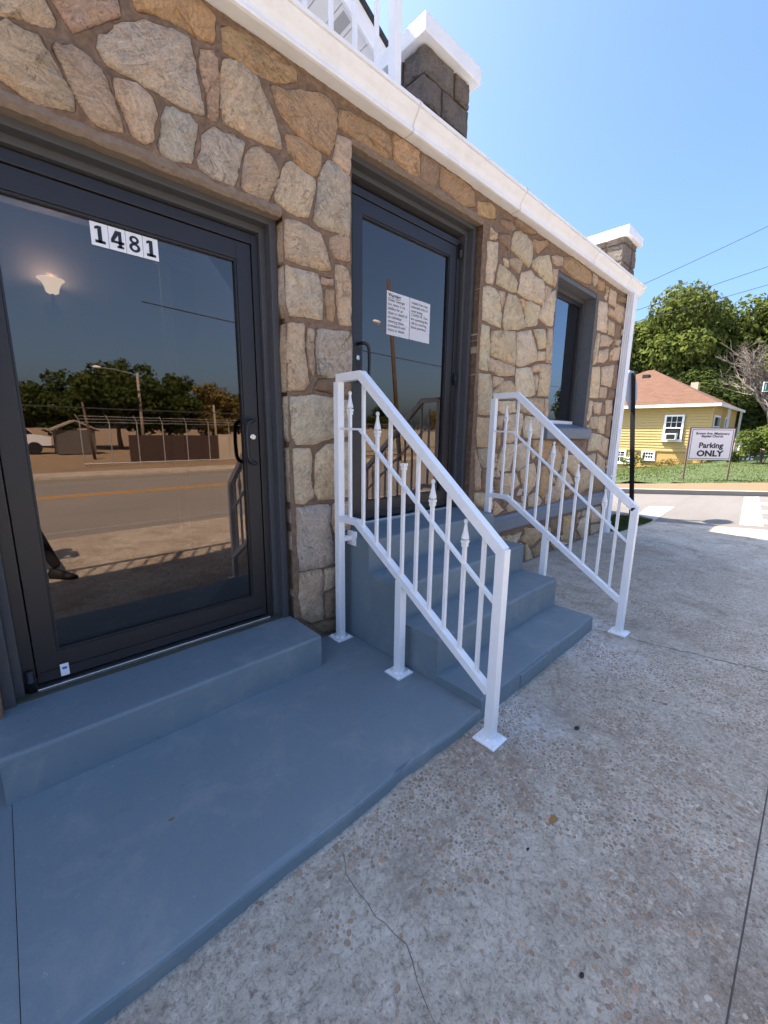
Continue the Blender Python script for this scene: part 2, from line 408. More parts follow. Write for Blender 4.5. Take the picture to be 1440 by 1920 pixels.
# ------------------------------------------------------------------ ground, pavement, roads
def sheet(x0, x1, y0, y1, z): return MB().add([(x0, y0, z), (x1, y0, z), (x1, y1, z), (x0, y1, z)], [(0, 1, 2, 3)])
def ground_z(x, y):
    k = min(1, max(0, (x - 12.5) / 9)); k = k * k * (3 - 2 * k)
    z = -.155 * max(0.0, min(y, 30) - 2.0) * k
    z += .22 * max(0.0, min(1, (x - 20) / 10)) * max(0, min(1, (1.6 - y) / 2.0))
    return z
gm = MB()
xs = [-900, -300, -100, -40, -12] + [i * 1.5 for i in range(-6, 30)] + [50, 70, 100, 200, 500, 1200]
ys = [-1200, -400, -150, -80, -50, -35, -26, -20, -16, -12, -8, -4] + [i * 1.25 for i in range(-2, 22)] + [32, 45, 70, 120, 300, 900]
for y in ys:
    for x in xs: gm.v.append((x, y, ground_z(x, y) - .05))
nx = len(xs)
for j in range(len(ys) - 1):
    for i in range(nx - 1): gm.f.append((j * nx + i, j * nx + i + 1, (j + 1) * nx + i + 1, (j + 1) * nx + i))
struct('ground', gm, 'dirt')

# pavement slabs, a joint of about a centimetre between them
pave = bpy.data.objects.new('sidewalk', None); link(pave); BASE['sidewalk'] = Vector((0, 0, 0)); tag(pave, kind='structure')
obj('joint_bed', MB().box(-14, 8.2, -4.35, .2, -.049, -.006), 'crack', pave)
J = .0025
xsl = [(-14, -9.9), (-9.9, -6.6), (-6.6, -3.3), (-3.3, 3.30), (3.30, 8.62)]
for (a, b) in xsl:
    for (c, d) in ((-4.4, -2.315), (-2.315, .2)):
        if b > 8: poly = [(a + J, d - J), (a + J, c + J), (9.55 if c < -4 else 9.28, c + J), (9.28 if c < -4 else 8.30, d - J if c < -4 else -.33), (8.0, -.33), (6.95, -.22), (6.95, d - J)]
        else: poly = [(a + J, d - J), (a + J, c + J), (b - J, c + J), (b - J, d - J)]
        if b > 8 and c < -4: poly = poly[:4]
        obj('slab', MB().prism(poly, 'z', -.04, 0.0), 'concrete', pave)
# cracks and dark spots in the near slabs
def ribbon(pts, w, z):
    mb = MB(); L = []
    for i, p in enumerate(pts):
        q = Vector(pts[min(i + 1, len(pts) - 1)]) - Vector(pts[max(i - 1, 0)]); n = Vector((-q.y, q.x)).normalized() * w * (.5 + RNG.random()) * .5
        L += [(p[0] + n.x, p[1] + n.y, z), (p[0] - n.x, p[1] - n.y, z)]
    return mb.add(L, [(2 * i, 2 * i + 1, 2 * i + 3, 2 * i + 2) for i in range(len(pts) - 1)])
def wander(pts, step=.035, amp=.007):
    out = []
    for (a, b) in zip(pts, pts[1:]):
        a = Vector(a); b = Vector(b); n = max(2, int((b - a).length / step))
        for i in range(n):
            p = a.lerp(b, i / n); out.append((p.x + RNG.uniform(-amp, amp), p.y + RNG.uniform(-amp, amp)))
    return out + [tuple(pts[-1])]
obj('crack', ribbon(wander([(.74, -1.26), (.70, -1.36), (.69, -1.52), (.70, -1.63), (.66, -1.75), (.60, -1.95), (.62, -2.31)]), .0024, .0012), 'crack', pave)
obj('crack', ribbon(wander([(3.24, -1.235), (3.30, -1.5), (3.34, -1.72), (3.46, -2.1), (3.50, -2.32)], amp=.012), .008, .002), 'crack', pave)
for (x, y, r) in ((2.02, -1.60, .015), (1.02, -2.02, .006), (1.24, -1.74, .006), (1.66, -1.97, .005)):
    n = 9; pts = [(x + r * RNG.uniform(.6, 1.15) * math.cos(6.283 * k / n) * 1.5, y + r * RNG.uniform(.6, 1.1) * math.sin(6.283 * k / n), .003) for k in range(n)]
    obj('tar_spot', MB().add(pts + [(x, y, .006)], [(k, (k + 1) % n, n) for k in range(n)]), 'tar', pave)

# exposed gravel in the worn patches of the concrete
def fbm(x, y, s): return noise.fractal(Vector((x * s, y * s, 3.7)), 1.0, 2.0, 4)
rg = random.Random(21); pv = []; pf = []; pc = []
def pebble(x, y, r, el, rot, col, h):
    o = len(pv); n = 7; ca, sa = math.cos(rot), math.sin(rot)
    ring = [rg.uniform(.82, 1.12) for _ in range(n)]
    for (k, zz) in ((1.0, -.002), (.86, h * .62), (.45, h)):
        for j in range(n):
            a = 6.2832 * j / n; u = r * k * ring[j] * math.cos(a) * el; v = r * k * ring[j] * math.sin(a)
            pv.append((x + u * ca - v * sa, y + u * sa + v * ca, zz)); pc.append(col)
    for q in range(2):
        for j in range(n): pf.append((o + q * n + j, o + q * n + (j + 1) % n, o + (q + 1) * n + (j + 1) % n, o + (q + 1) * n + j))
    pf.append(tuple(o + 2 * n + j for j in range(n)))
TONES = [srgb(170, 146, 120), srgb(158, 134, 110), srgb(180, 158, 132), srgb(192, 174, 152), srgb(148, 128, 108), srgb(178, 148, 120), srgb(168, 156, 142), srgb(200, 186, 166)]
cnt = 0
grid = {}
for _ in range(150000):
    x = rg.uniform(.1, 4.2); y = rg.uniform(-2.9, -1.245)
    d2 = (x ** 2 + (y + 2.27) ** 2) ** .5
    if x > 1.68 and x < 3.24 and y > -1.24: continue
    if abs(y + 2.315) < .02: continue
    m = fbm(x, y, 1.9) + .35 * fbm(x + 9, y, 6) + .12 - .30 * max(0, y + 2.315 < 0) - .25 * max(0, (x - 2.6) / 1.6)
    near_edge = .22 * max(0, 1 - (-1.235 - y) / .5) if x < 1.75 else 0
    if rg.random() > max(.004, min(1, (m + near_edge + .03) * 3.2)): continue
    r = rg.choice((.004, .005, .006, .006, .007, .008, .009, .011)) * rg.uniform(.8, 1.15)
    if rg.random() < .012: r *= 1.5
    gx, gy = int(x / .02), int(y / .02); bad = False
    for a in (-1, 0, 1):
        for b in (-1, 0, 1):
            for (px, py, pr) in grid.get((gx + a, gy + b), ()):
                if (px - x) ** 2 + (py - y) ** 2 < (pr + r) ** 2 * 1.05: bad = True; break
    if bad: continue
    grid.setdefault((gx, gy), []).append((x, y, r))
    c = rg.choice(TONES); k = rg.uniform(.8, 1.08)
    pebble(x, y, r, rg.uniform(1.0, 1.55), rg.uniform(0, 6.28), (c[0] * k, c[1] * k, c[2] * k, 1), r * rg.uniform(.10, .26)); cnt += 1
    if cnt > 14000: break
pm = MB(); pm.v = pv; pm.f = pf
gv = obj('exposed_gravel', pm, 'pebble', None); tag(gv, 'brown rounded gravel showing through the worn grey concrete pavement', 'gravel', kind='stuff')
ca = gv.data.color_attributes.new('tint', 'FLOAT_COLOR', 'POINT'); ca.data.foreach_set('color', np.array(pc, 'f').ravel())

# main road in front (seen in the door glass), side street at the corner
struct('main_road', sheet(-220, 260, -11.95, -4.4, -.030), 'asphalt')
mk = bpy.data.objects.new('road_markings', None); link(mk); BASE['road_markings'] = Vector((0, 0, 0)); tag(mk, kind='structure')
obj('edge_line', sheet(-150, 9.0, -5.0, -4.87, -.026), 'road_white', mk); obj('edge_line', sheet(-150, 200, -11.5, -11.36, -.026), 'road_white', mk)
obj('centre_line', sheet(-150, 9.0, -8.86, -8.74, -.026), 'road_yellow', mk); obj('centre_line', sheet(-150, 9.0, -9.12, -9.0, -.026), 'road_yellow', mk)
obj('edge_line', sheet(14, 200, -5.0, -4.87, -.026), 'road_white', mk); obj('centre_line', sheet(14, 200, -9.12, -9.0, -.026), 'road_yellow', mk)
def strip(pts0, pts1, n, dz):
    """terrain-following strip between two polylines"""
    mb = MB()
    for i in range(n + 1):
        a = Vector(pts0[0]).lerp(Vector(pts0[1]), i / n); b = Vector(pts1[0]).lerp(Vector(pts1[1]), i / n)
        for k in range(7):
            p = a.lerp(b, k / 6); mb.v.append((p.x, p.y, ground_z(p.x, p.y) + dz))
    for i in range(n):
        for k in range(6): mb.f.append((i * 7 + k, i * 7 + k + 1, (i + 1) * 7 + k + 1, (i + 1) * 7 + k))
    return mb
# side street: its far kerb runs from (9.5,3.8) to (17,-4.4)
struct('side_street',
       MB().add([(8.2, -.30, -.016), (9.3, -2.3, -.016), (9.7, -4.4, -.016), (17.15, -4.4, -.016), (14.34, -1.4, -.016), (13.07, -.06, -.016), (11.89, 1.21, -.016), (9.2, 4.2, -.03), (4.0, 9.8, -.35), (1.0, 7.5, -.3), (7.9, .9, -.02)], [tuple(range(11))]), 'asphalt_light')
kb = MB()
kl = [(17.3, -4.55), (14.34, -1.4), (13.07, -.06), (11.89, 1.21), (9.2, 4.2), (4.0, 9.8)]
kz = lambda p: ground_z(p[0], p[1])
kb.tube([(p[0] + .09, p[1] + .09, kz(p) + .02) for p in kl], 0, up=(.7, .7, 0), flat=(.17, .16))
struct('kerb', kb, 'kerb')
def band(l0, l1, dz, mat, name):
    mb = MB(); n = len(l0)
    for a, b in zip(l0, l1):
        for k in range(5):
            p = Vector(a).lerp(Vector(b), k / 4); mb.v.append((p.x, p.y, ground_z(p.x, p.y) + dz))
    for i in range(n - 1):
        for k in range(4): mb.f.append((i * 5 + k, i * 5 + k + 1, (i + 1) * 5 + k + 1, (i + 1) * 5 + k))
    return struct(name, mb, mat)
far = [(21.0, -4.5), (17.92, -1.13), (15.8, .3), (13.68, 1.76), (11.2, 4.6), (6, 10.4)]
band([(p[0] + .16, p[1] + .16) for p in kl], far, .05, 'red_clay', 'clay_path')
lm = MB()
gxs = [11 + i * 1.0 for i in range(60)]; gys = [-6 + i * 1.0 for i in range(34)]
for y in gys:
    for x in gxs: lm.v.append((x, y, ground_z(x, y) + .02 + .04 * noise.noise(Vector((x * .6, y * .6, 0)))))
for j in range(len(gys) - 1):
    for i in range(len(gxs) - 1):
        cx, cy = gxs[i] + .5, gys[j] + .5
        t = cx + cy
        if t > 16.2 + .06 * (cx - 13): lm.f.append((j * 60 + i, j * 60 + i + 1, (j + 1) * 60 + i + 1, (j + 1) * 60 + i))
struct('lawn', lm, 'lawn')
def blades(name, pts, h, w, mats, label):
    mb = MB()
    for (x, y, z) in pts:
        a = RNG.uniform(0, 6.28); hh = h * RNG.uniform(.5, 1.3); l = RNG.uniform(.1, .5) * hh
        dx, dy = math.cos(a) * w, math.sin(a) * w; b = RNG.uniform(0, 6.28)
        mb.add([(x - dx, y - dy, z), (x + dx, y + dy, z), (x + l * math.cos(b), y + l * math.sin(b), z + hh)], [(0, 1, 2)])
    o = bpy.data.objects.new(name, mesh_of(name, mb, mats, fix=False)); link(o); return tag(o, label, 'grass', kind='stuff')
pts = []
while len(pts) < 15000:
    x = RNG.uniform(13, 31); y = RNG.uniform(-3, 9)
    if x + y > 16.6 + .06 * (x - 13) + RNG.uniform(-.5, .4): pts.append((x, y, ground_z(x, y) + .02))
blades('grass', pts, .045, .018, 'leaf', 'sunlit green lawn in front of the yellow house')
struct('verge', MB().prism([(6.93, -.23), (8.0, -.33), (8.28, -.33), (8.4, -.2), (7.9, .9), (5, 4.5), (7.05, 4.0), (7.05, .3)], 'z', -.03, .012), 'lawn')
pts = []
while len(pts) < 6500:
    x = RNG.uniform(6.95, 8.35); y = RNG.uniform(-.34, 1.6)
    if x + .5 * max(0, y) < 8.38 and y > -.23 - .09 * (x - 6.95): pts.append((x, y, .01))
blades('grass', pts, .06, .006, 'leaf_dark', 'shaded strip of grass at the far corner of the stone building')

# painted stop bar and crosswalk on the side street
def quad(name, q, z=-.012): return obj(name, MB().add([(a, b, z) for a, b in q], [(0, 1, 2, 3)]), 'road_white', mk)
quad('stop_bar', [(10.15, .19), (10.55, -.21), (8.42, -.34), (8.92, .06)])
quad('crosswalk_line', [(13.74, -1.0), (14.15, -1.25), (9.42, -1.72), (9.22, -1.42)])
for (a, b_) in ((9.7, 10.2), (11.0, 11.5), (12.4, 12.9)):
    quad('crosswalk_bar', [(a, -1.68 + (a - 9.4) * .095), (b_, -1.68 + (b_ - 9.4) * .095), (b_ + .25, -2.95 + (b_ - 9.4) * .17), (a + .25, -2.95 + (a - 9.4) * .17)], -.0115)

# ------------------------------------------------------------------ painted landing, door step and stairs
def worn_block(x0, x1, y0, y1, z0, z1, b, n=14, amp=.006, seed=0, chips=()):
    """concrete block with a softened, slightly wavy top edge"""
    mb = MB(); L = x1 - x0
    prof = [(y1, z0), (y0 - .002, z0), (y0, z1 - b * 1.6), (y0 + b * .35, z1 - b * .5), (y0 + b, z1 - b * .08), (y0 + b * 2.4, z1), (y1, z1)]
    for i in range(n + 1):
        x = x0 + L * i / n
        e = 0
        for (cx, cw, cd) in chips: e += cd * math.exp(-((x - cx) / cw) ** 2)
        w = noise.noise(Vector((x * 2.3 + seed, seed, 0))) * amp
        for k, (y, z) in enumerate(prof):
            edge = 1 if 1 <= k <= 4 else 0
            mb.v.append((x, y + (w + e * .7) * edge, z - (e if k in (2, 3, 4) else 0) + (amp * .5 * noise.noise(Vector((x * 3, k, seed))) if k >= 2 else 0)))
    m = len(prof)
    for i in range(n):
        for k in range(m - 1): mb.f.append((i * m + k, i * m + k + 1, (i + 1) * m + k + 1, (i + 1) * m + k))
    mb.f.append(tuple(range(m))); mb.f.append(tuple(reversed([n * m + k for k in range(m)])))
    return mb
obj_l = obj('landing', worn_block(-.135, 1.70, -1.225, .02, -.02, .06, .010, 60, .011, 2.0, ((1.12, .05, .016), (1.32, .03, .010), (.55, .1, .004))), 'paint', smooth=False)
tag(obj_l, kind='structure')
tag(obj('landing', worn_block(-3.2, -.1372, -1.215, .02, -.02, .055, .016, 20, .012, 8.0), 'paint'), kind='structure')
ds = obj('door_step', worn_block(-.15, 1.307, -.318, .14, .045, .26, .009, 40, .006, 5.0), 'paint', at=(.58, -.1, .05))
tag(ds, 'single blue grey painted concrete step below the door numbered 1481', 'step')
st = thing('concrete_stairs', (2.45, -.6, 0), 'flight of four blue grey painted concrete steps between the white railings', 'stairs')
SZ = [.112, .335, .56, .79]; SY = [-1.225, -.915, -.61, -.30]
for i in range(4):
    b_ = worn_block(1.70 + .0015 * i, 3.21 - .0015 * i, SY[i], .16 if i == 3 else SY[i + 1] + .04, -.02, SZ[i], .009, 36, .007, 11 + i)
    obj('step', b_, 'paint', st)
obj('repair_patch', MB().bbox(2.10, 2.44, -1.2335, -1.19, .0, .092, .006), 'paint', st)

# ------------------------------------------------------------------ the stone building
bld = thing('stone_building', (3.0, .1, 0), 'low field stone building with dark glass doors and white gutter', 'building')
OPEN = [(-.13, 1.30, -.1, 2.675), (1.79, 3.21, -.1, 3.235), (4.62, 5.76, 1.50, 3.225)]
WX1 = 6.97
cols = {'t': srgb(246, 216, 178), 'g': srgb(238, 220, 194), 'o': srgb(226, 186, 140), 'p': srgb(244, 208, 176), 'd': srgb(182, 152, 120), 'l': srgb(255, 232, 194)}
STONES = """
t 172,3030 299,3107 326,3070 348,3025 343,2999 300,2984 246,2974 161,2941
p 355,3088 345,3135 567,3269 571,3218 570,3162 481,3087 409,3023 391,3041 370,3075
o 631,3271 648,3225 712,3255 792,3266 860,3272 883,3261 962,3283 979,3391 905,3409 860,3417 750,3398 644,3333
t 133,2907 185,2918 213,2935 245,2930 295,2942 310,2899 334,2864 355,2826 379,2785 379,2744 315,2728 254,2717 199,2733 165,2749 113,2756
p 337,2926 359,2944 407,2959 461,2943 491,2921 506,2892 520,2842 534,2791 542,2743 481,2729 440,2739 413,2773 390,2803 371,2861 350,2898
t 532,2918 613,2944 672,2923 684,2873 663,2818 664,2768 630,2735 589,2746 569,2797 549,2846
g 499,3043 560,3106 587,3139 671,3195 751,3221 852,3234 865,3181 872,3112 874,3066 889,3015 897,2965 842,2956 762,2958 702,2962 650,2962 610,2971 551,2965 519,2972 490,3003
g 736,2915 759,2920 834,2926 863,2906 848,2835 836,2792 823,2740 766,2723 703,2716 689,2747 708,2802 716,2867
p 906,3220 960,3243 977,3223 983,3168 975,3088 964,2979 954,2966 922,2965 922,3052 907,3109 899,3157
o 1015,3367 1078,3394 1174,3403 1276,3407 1384,3405 1416,3385 1403,3346 1301,3292 1225,3277 1153,3264 1071,3278 1019,3280
t 1013,3239 1070,3261 1124,3255 1183,3242 1213,3179 1256,3133 1281,3084 1301,2994 1242,2985 1196,2981 1109,2971 1053,2979 1000,2978 993,3031 1001,3155
o 1262,3255 1348,3272 1430,3309 1543,3357 1635,3361 1677,3325 1673,3242 1651,3158 1626,3094 1537,3091 1458,3097 1374,3119 1335,3145 1297,3182
o 1340,3066 1398,3085 1458,3084 1510,3073 1564,3069 1549,2982 1525,2942 1445,2949 1386,2971 1354,3003
g 891,2875 945,2928 997,2926 1044,2934 1096,2927 1073,2847 1049,2784 1035,2720 983,2719 918,2717 865,2731 862,2769 884,2817
t 1111,2886 1134,2919 1180,2944 1224,2932 1262,2909 1284,2881 1274,2826 1240,2763 1226,2720 1153,2719 1095,2720 1074,2734 1092,2807
t 1334,2925 1368,2945 1436,2932 1515,2915 1509,2858 1484,2774 1465,2720 1394,2697 1326,2708 1270,2728 1263,2758 1298,2835
g 1572,2991 1620,3057 1678,3045 1769,3030 1773,2894 1767,2702 1654,2701 1556,2693 1515,2715 1531,2811 1552,2922
t 1690,3216 1740,3223 1790,3220 1785,3137 1774,3047 1698,3060 1659,3080 1675,3141
o 1700,3347 1771,3367 1901,3380 2080,3391 2121,3346 2133,3274 2063,3252 1948,3262 1830,3255 1753,3257 1700,3268
o 2140,3410 2244,3416 2388,3416 2391,3343 2394,3269 2315,3259 2164,3267 2142,3341
d 2412,3405 2518,3413 2605,3419 2603,3340 2575,3272 2477,3265 2412,3268
o 2637,3417 2802,3425 2988,3425 3052,3397 3061,3305 2929,3268 2758,3279 2638,3295 2628,3356
o 3109,3350 3274,3400 3339,3391 3367,3317 3261,3289 3123,3269
d 3483,3348 3626,3373 3716,3361 3651,3300 3524,3295 3468,3304
d 3707,3419 3827,3423 4085,3417 3961,3372 3775,3365 3686,3365
d 3432,3217 3620,3260 3620,3209 3601,3142 3472,3166 3424,3172
t 3313,3223 3406,3212 3405,3166 3315,3146
l 3275,3102 3434,3142 3438,3056 3429,2959 3399,2871 3400,2806 3283,2796 3285,2896 3286,3002
l 3694,3306 3779,3338 3904,3334 4006,3299 4033,3233 4016,3140 3990,3096 3874,3117 3779,3135 3656,3157 3666,3243
o 4032,3342 4295,3412 4335,3393 4241,3320 4146,3264 4094,3272 4037,3308
l 4061,3166 4186,3237 4373,3295 4423,3230 4477,3148 4516,3052 4365,3049 4179,3083 4053,3119
t 3640,3062 3724,3099 3843,3116 3864,3085 3814,3000 3736,3010 3652,3031
l 3481,2983 3594,2974 3731,2944 3789,2907 3794,2821 3675,2809 3543,2822 3447,2814 3463,2907
l 3860,3004 4044,3072 4135,3034 4256,3047 4328,3001 4345,2909 4334,2818 4190,2821 3987,2810 3825,2820 3844,2905
t 4354,3007 4487,3005 4426,2926 4364,2857 4357,2944
l 4467,2960 4575,3004 4596,2854 4579,2741 4567,2654 4441,2650 4267,2684 4275,2742 4367,2841
t 4486,3198 4588,3224 4586,3093 4558,3037 4502,3122
l 3257,2743 3345,2770 3466,2769 3508,2709 3547,2617 3564,2541 3559,2471 3418,2479 3264,2487 3260,2589
t 3507,2772 3592,2776 3587,2704 3565,2649 3528,2713
l 3664,2778 3799,2785 3865,2762 3924,2690 3977,2616 4004,2550 3872,2505 3632,2465 3595,2525 3611,2629 3635,2721
t 3879,2779 3942,2785 3946,2710 3921,2712
l 3975,2784 4091,2793 4266,2793 4274,2750 4234,2670 4228,2604 4028,2554 3998,2635 3971,2707
l 3257,2434 3368,2442 3388,2296 3396,2188 3388,2070 3261,2075 3254,2206 3253,2346
l 3413,2400 3521,2432 3813,2472 3837,2361 3854,2191 3848,2173 3669,2183 3420,2212 3411,2299
l 3861,2472 4117,2530 4200,2454 4271,2357 4296,2263 4151,2217 3987,2170 3897,2172
l 4183,2556 4415,2587 4450,2500 4447,2414 4320,2388 4270,2464
t 4317,2354 4465,2374 4481,2290 4359,2275 4314,2270
t 4488,2607 4584,2619 4613,2472 4621,2280 4502,2279 4488,2454
t 3410,2181 3641,2164 3852,2149 3855,2070 3717,2049 3567,2050 3422,2072
l 3252,2026 3441,2033 3479,1943 3490,1845 3495,1675 3328,1672 3280,1682
t 3484,2026 3674,2021 3606,1969 3510,1923
t 3513,1892 3678,1991 3815,2011 3871,1959 3897,1888 3511,1854
l 3895,2130 4176,2177 4213,2113 4276,2008 4311,1916 4205,1891 3931,1882 3900,1978
t 4208,2197 4367,2232 4381,2156 4235,2141
t 4260,2101 4351,2110 4367,2077 4340,1962 4313,2011
l 4404,2236 4627,2252 4630,2083 4630,1924 4386,1912 4387,2018
l 3597,1805 3906,1823 3930,1716 3733,1692 3607,1719
t 3985,1852 4508,1884 4541,1759 4531,1704 4199,1709 4001,1744
l 4167,1682 4528,1667 4528,1556 4507,1453 4167,1458 4114,1567
t 4558,1878 4638,1883 4655,1689 4577,1724
t 3278,1637 3387,1632 3499,1644 3499,1518 3501,1366 3303,1377 3280,1477
t 3615,1655 3720,1667 3689,1544 3611,1567
t 3781,1677 4076,1705 4108,1611 4058,1480 3900,1402 3801,1412 3753,1537
o 3588,1510 3675,1536 3677,1396 3622,1347
l 3756,1387 3952,1385 3949,1289 3914,1116 3759,1115 3652,1163 3694,1263
l 4038,1384 4248,1408 4322,1298 4285,1179 4096,1106 4041,1127 4004,1262
g 3313,1345 3503,1350 3508,1170 3408,1167 3344,1242
t 3266,1338 3316,1251 3372,1169 3387,957 3302,964
d 3410,1143 3511,1146 3525,953 3415,963
t 3305,931 3507,913 3525,750 3302,817
o 4359,1422 4663,1425 4838,1419 4725,1211 4622,1195 4392,1346
o 4955,1398 5188,1312 5185,1217 5109,1229
d 5336,1428 5822,1426 5862,1276 5746,1176 5497,1295
t 4852,1349 4964,1357 5140,1197 5095,1071 4970,993 4842,1063 4733,1170
t 4128,1102 4271,1142 4423,1164 4508,1022 4467,906 4339,838 4293,764 4182,986
o 4615,1116 4721,1121 4859,980 4886,841 4727,740 4607,814 4620,975
l 3817,1083 4043,1070 4132,952 3915,859 3793,888
t 5305,1234 5570,1216 5701,1132 5580,955 5345,1058 5279,1127
t 5090,986 5243,1063 5419,965 5554,842 5263,865 5161,763 5003,831
t 5782,1036 6150,992 6154,759 5810,704 5671,810
t 5881,1206 6222,1232 6248,1036 5880,1101
t 6303,1230 6619,1120 6658,887 6318,959
d 6264,925 6665,809 6711,661 6301,684 6225,840
d 3613,1044 3744,1017 3776,890 3646,902
t 3656,812 3850,700 3706,663 3656,678
t 3978,778 4260,729 4291,656 3940,670 3900,712
t 4366,796 4522,822 4715,690 4594,651 4385,675
t 4787,777 4949,868 5242,734 5133,667 4809,658
o 5309,772 5565,796 5695,714 5379,687
t 4441,3307 4542,3341 4682,3359 4689,3289 4575,3260 4480,3267
o 4713,3367 4955,3425 5432,3407 5488,3355 5467,3283 5294,3258 4999,3245 4733,3274
t 5515,3406 5643,3400 5644,3324 5580,3287 5517,3325
o 5669,3383 5887,3396 5893,3304 5703,3269
t 6108,3367 6331,3368 6337,3202 6090,3202 6085,3290
d 6360,3357 6726,3384 6725,3314 6361,3283
l 5781,3154 6047,3185 6083,3037 6135,2839 5812,2827 5788,2983
t 6132,3145 6332,3143 6335,3059 6135,3063
t 6326,3234 6662,3258 6668,3093 6603,3046 6362,3055
t 6694,3247 6852,3278 6806,2947 6680,3060
t 6155,3001 6381,2999 6410,2840 6186,2830
d 6433,2999 6618,3005 6649,2842 6465,2831
t 5964,2779 6171,2803 6405,2779 6257,2688 5960,2637
l 5828,2773 5917,2779 5903,2596 5884,2428 5780,2399 5795,2581
t 5955,2578 6268,2655 6284,2527 6134,2457 5926,2441
t 6461,2690 6712,2743 6695,2559 6465,2522
t 6110,2392 6527,2471 6536,2313 6495,2172 6155,2178
l 5793,2353 6032,2387 6080,2241 6089,2133 6090,1993 5805,1983 5796,2180
d 6551,2466 6679,2488 6724,2159 6529,2168
t 6108,2134 6373,2148 6376,2004 6130,1996
d 6441,2138 6662,2139 6679,2023 6416,2014
t 5953,1927 6250,1936 6217,1775 6010,1797
t 5818,1933 5913,1932 5903,1764 5834,1674 5785,1716
t 6383,1981 6623,1988 6660,1808 6425,1783
d 6278,1915 6365,1904 6361,1781 6258,1777
t 5932,1728 6145,1743 6174,1576 5953,1588 5883,1631
t 6205,1745 6454,1761 6455,1619 6446,1509 6203,1546
d 6521,1755 6651,1767 6684,1461 6514,1501
l 6012,1514 6344,1492 6343,1287 5924,1272 5941,1423
t 6392,1477 6672,1428 6686,1172 6348,1271
o 4326,431 4621,376 4773,255 4509,173 4228,316 4359,345
t 4700,417 4891,346 4931,16 4888,2 4821,236
o 4561,110 4785,188 4845,-12 4650,-38
t 4374,250 4495,133 4582,-13 4421,-43
d 4962,456 5305,444 5360,192 5018,293
o 5361,425 5715,402 5738,192 5686,-57 5420,40
t 5854,187 5940,311 6211,325 6263,20 6063,-50
t 6247,423 6647,415 6761,158 6340,204
t 6352,163 6769,129 6825,-171 6399,-123
t 5055,106 5307,84 5605,-67 5188,-70
d 5777,149 6042,-85 5774,-74
t 1321,2647 1373,2663 1450,2657 1546,2653 1587,2579 1620,2484 1611,2469 1525,2460 1381,2455 1317,2456
p 1631,2649 1684,2684 1766,2689 1770,2570 1756,2556 1656,2559 1622,2608
l 1319,2414 1525,2425 1540,2374 1560,2292 1558,2178 1436,2176 1333,2163 1316,2229
p 1558,2414 1641,2423 1636,2389 1562,2382
o 1587,2348 1644,2357 1652,2264 1642,2180 1597,2192 1590,2279
t 1664,2509 1756,2512 1779,2429 1782,2183 1687,2177 1671,2322
t 1315,2109 1422,2121 1422,1989 1446,1787 1407,1749 1310,1742 1309,1941
t 1450,2099 1492,2106 1485,1997 1485,1839 1453,1891 1444,2025
g 1522,2111 1782,2140 1781,1890 1713,1876 1618,1838 1520,1857 1515,2001
d 1528,1815 1637,1828 1674,1821 1664,1739 1492,1759
d 1703,1812 1776,1815 1766,1746 1702,1727
l 1320,1695 1465,1711 1626,1707 1756,1700 1749,1467 1632,1459 1466,1419 1355,1416 1328,1473
l 1329,1382 1448,1383 1459,1297 1451,1177 1462,1076 1403,1040 1335,1051 1332,1230
l 1500,1348 1574,1400 1640,1411 1754,1421 1752,1048 1626,1052 1512,1055 1481,1105 1489,1258
g 1342,1012 1586,1008 1600,974 1584,853 1602,759 1636,694 1629,592 1502,586 1355,594 1347,772
t 1625,1003 1757,1005 1777,815 1642,802 1614,890
t 1354,570 1520,557 1528,470 1512,405 1523,210 1426,205 1363,260 1344,408
t 1549,550 1639,547 1643,415 1537,398
d 1546,370 1642,388 1645,189 1553,191
d 1435,185 1645,153 1644,70 1521,85
"""
polys = []
for ln in STONES.strip().splitlines():
    a = ln.split(); polys.append((a[0], [(int(p.split(',')[0]) / 1000, max(.012, int(p.split(',')[1]) / 1000)) for p in a[1:]]))
def seg_dist(PX, PZ, poly):
    """distance of grid points to polygon outline and inside flag"""
    d = np.full(PX.shape, 9.0); ins = np.zeros(PX.shape, bool); n = len(poly)
    for i in range(n):
        (x0, z0), (x1, z1) = poly[i], poly[(i + 1) % n]; dx, dz = x1 - x0, z1 - z0; L = dx * dx + dz * dz + 1e-12
        t = np.clip(((PX - x0) * dx + (PZ - z0) * dz) / L, 0, 1)
        d = np.minimum(d, np.hypot(PX - x0 - t * dx, PZ - z0 - t * dz))
        c = ((z0 > PZ) != (z1 > PZ)) & (PX < (x1 - x0) * (PZ - z0) / (z1 - z0 + 1e-12) + x0); ins ^= c
    return d, ins
def shrink_ok(poly, others, gap):
    px = np.array([p[0] for p in poly] + [np.mean([p[0] for p in poly])]); pz = np.array([p[1] for p in poly] + [np.mean([p[1] for p in poly])])
    for (a, b, c, d) in OPEN:
        if ((px > a - .005) & (px < b + .005) & (pz > c) & (pz < d + .005)).any(): return False
    for q in others:
        qx = [p[0] for p in q]; qz = [p[1] for p in q]
        if min(qx) - gap > px.max() or max(qx) + gap < px.min() or min(qz) - gap > pz.max() or max(qz) + gap < pz.min(): continue
        d, ins = seg_dist(px, pz, q)
        if ins.any() or (d < gap).any(): return False
        d, ins = seg_dist(np.array(qx), np.array(qz), poly)
        if ins.any() or (d < gap).any(): return False
    return True
fr = random.Random(5)
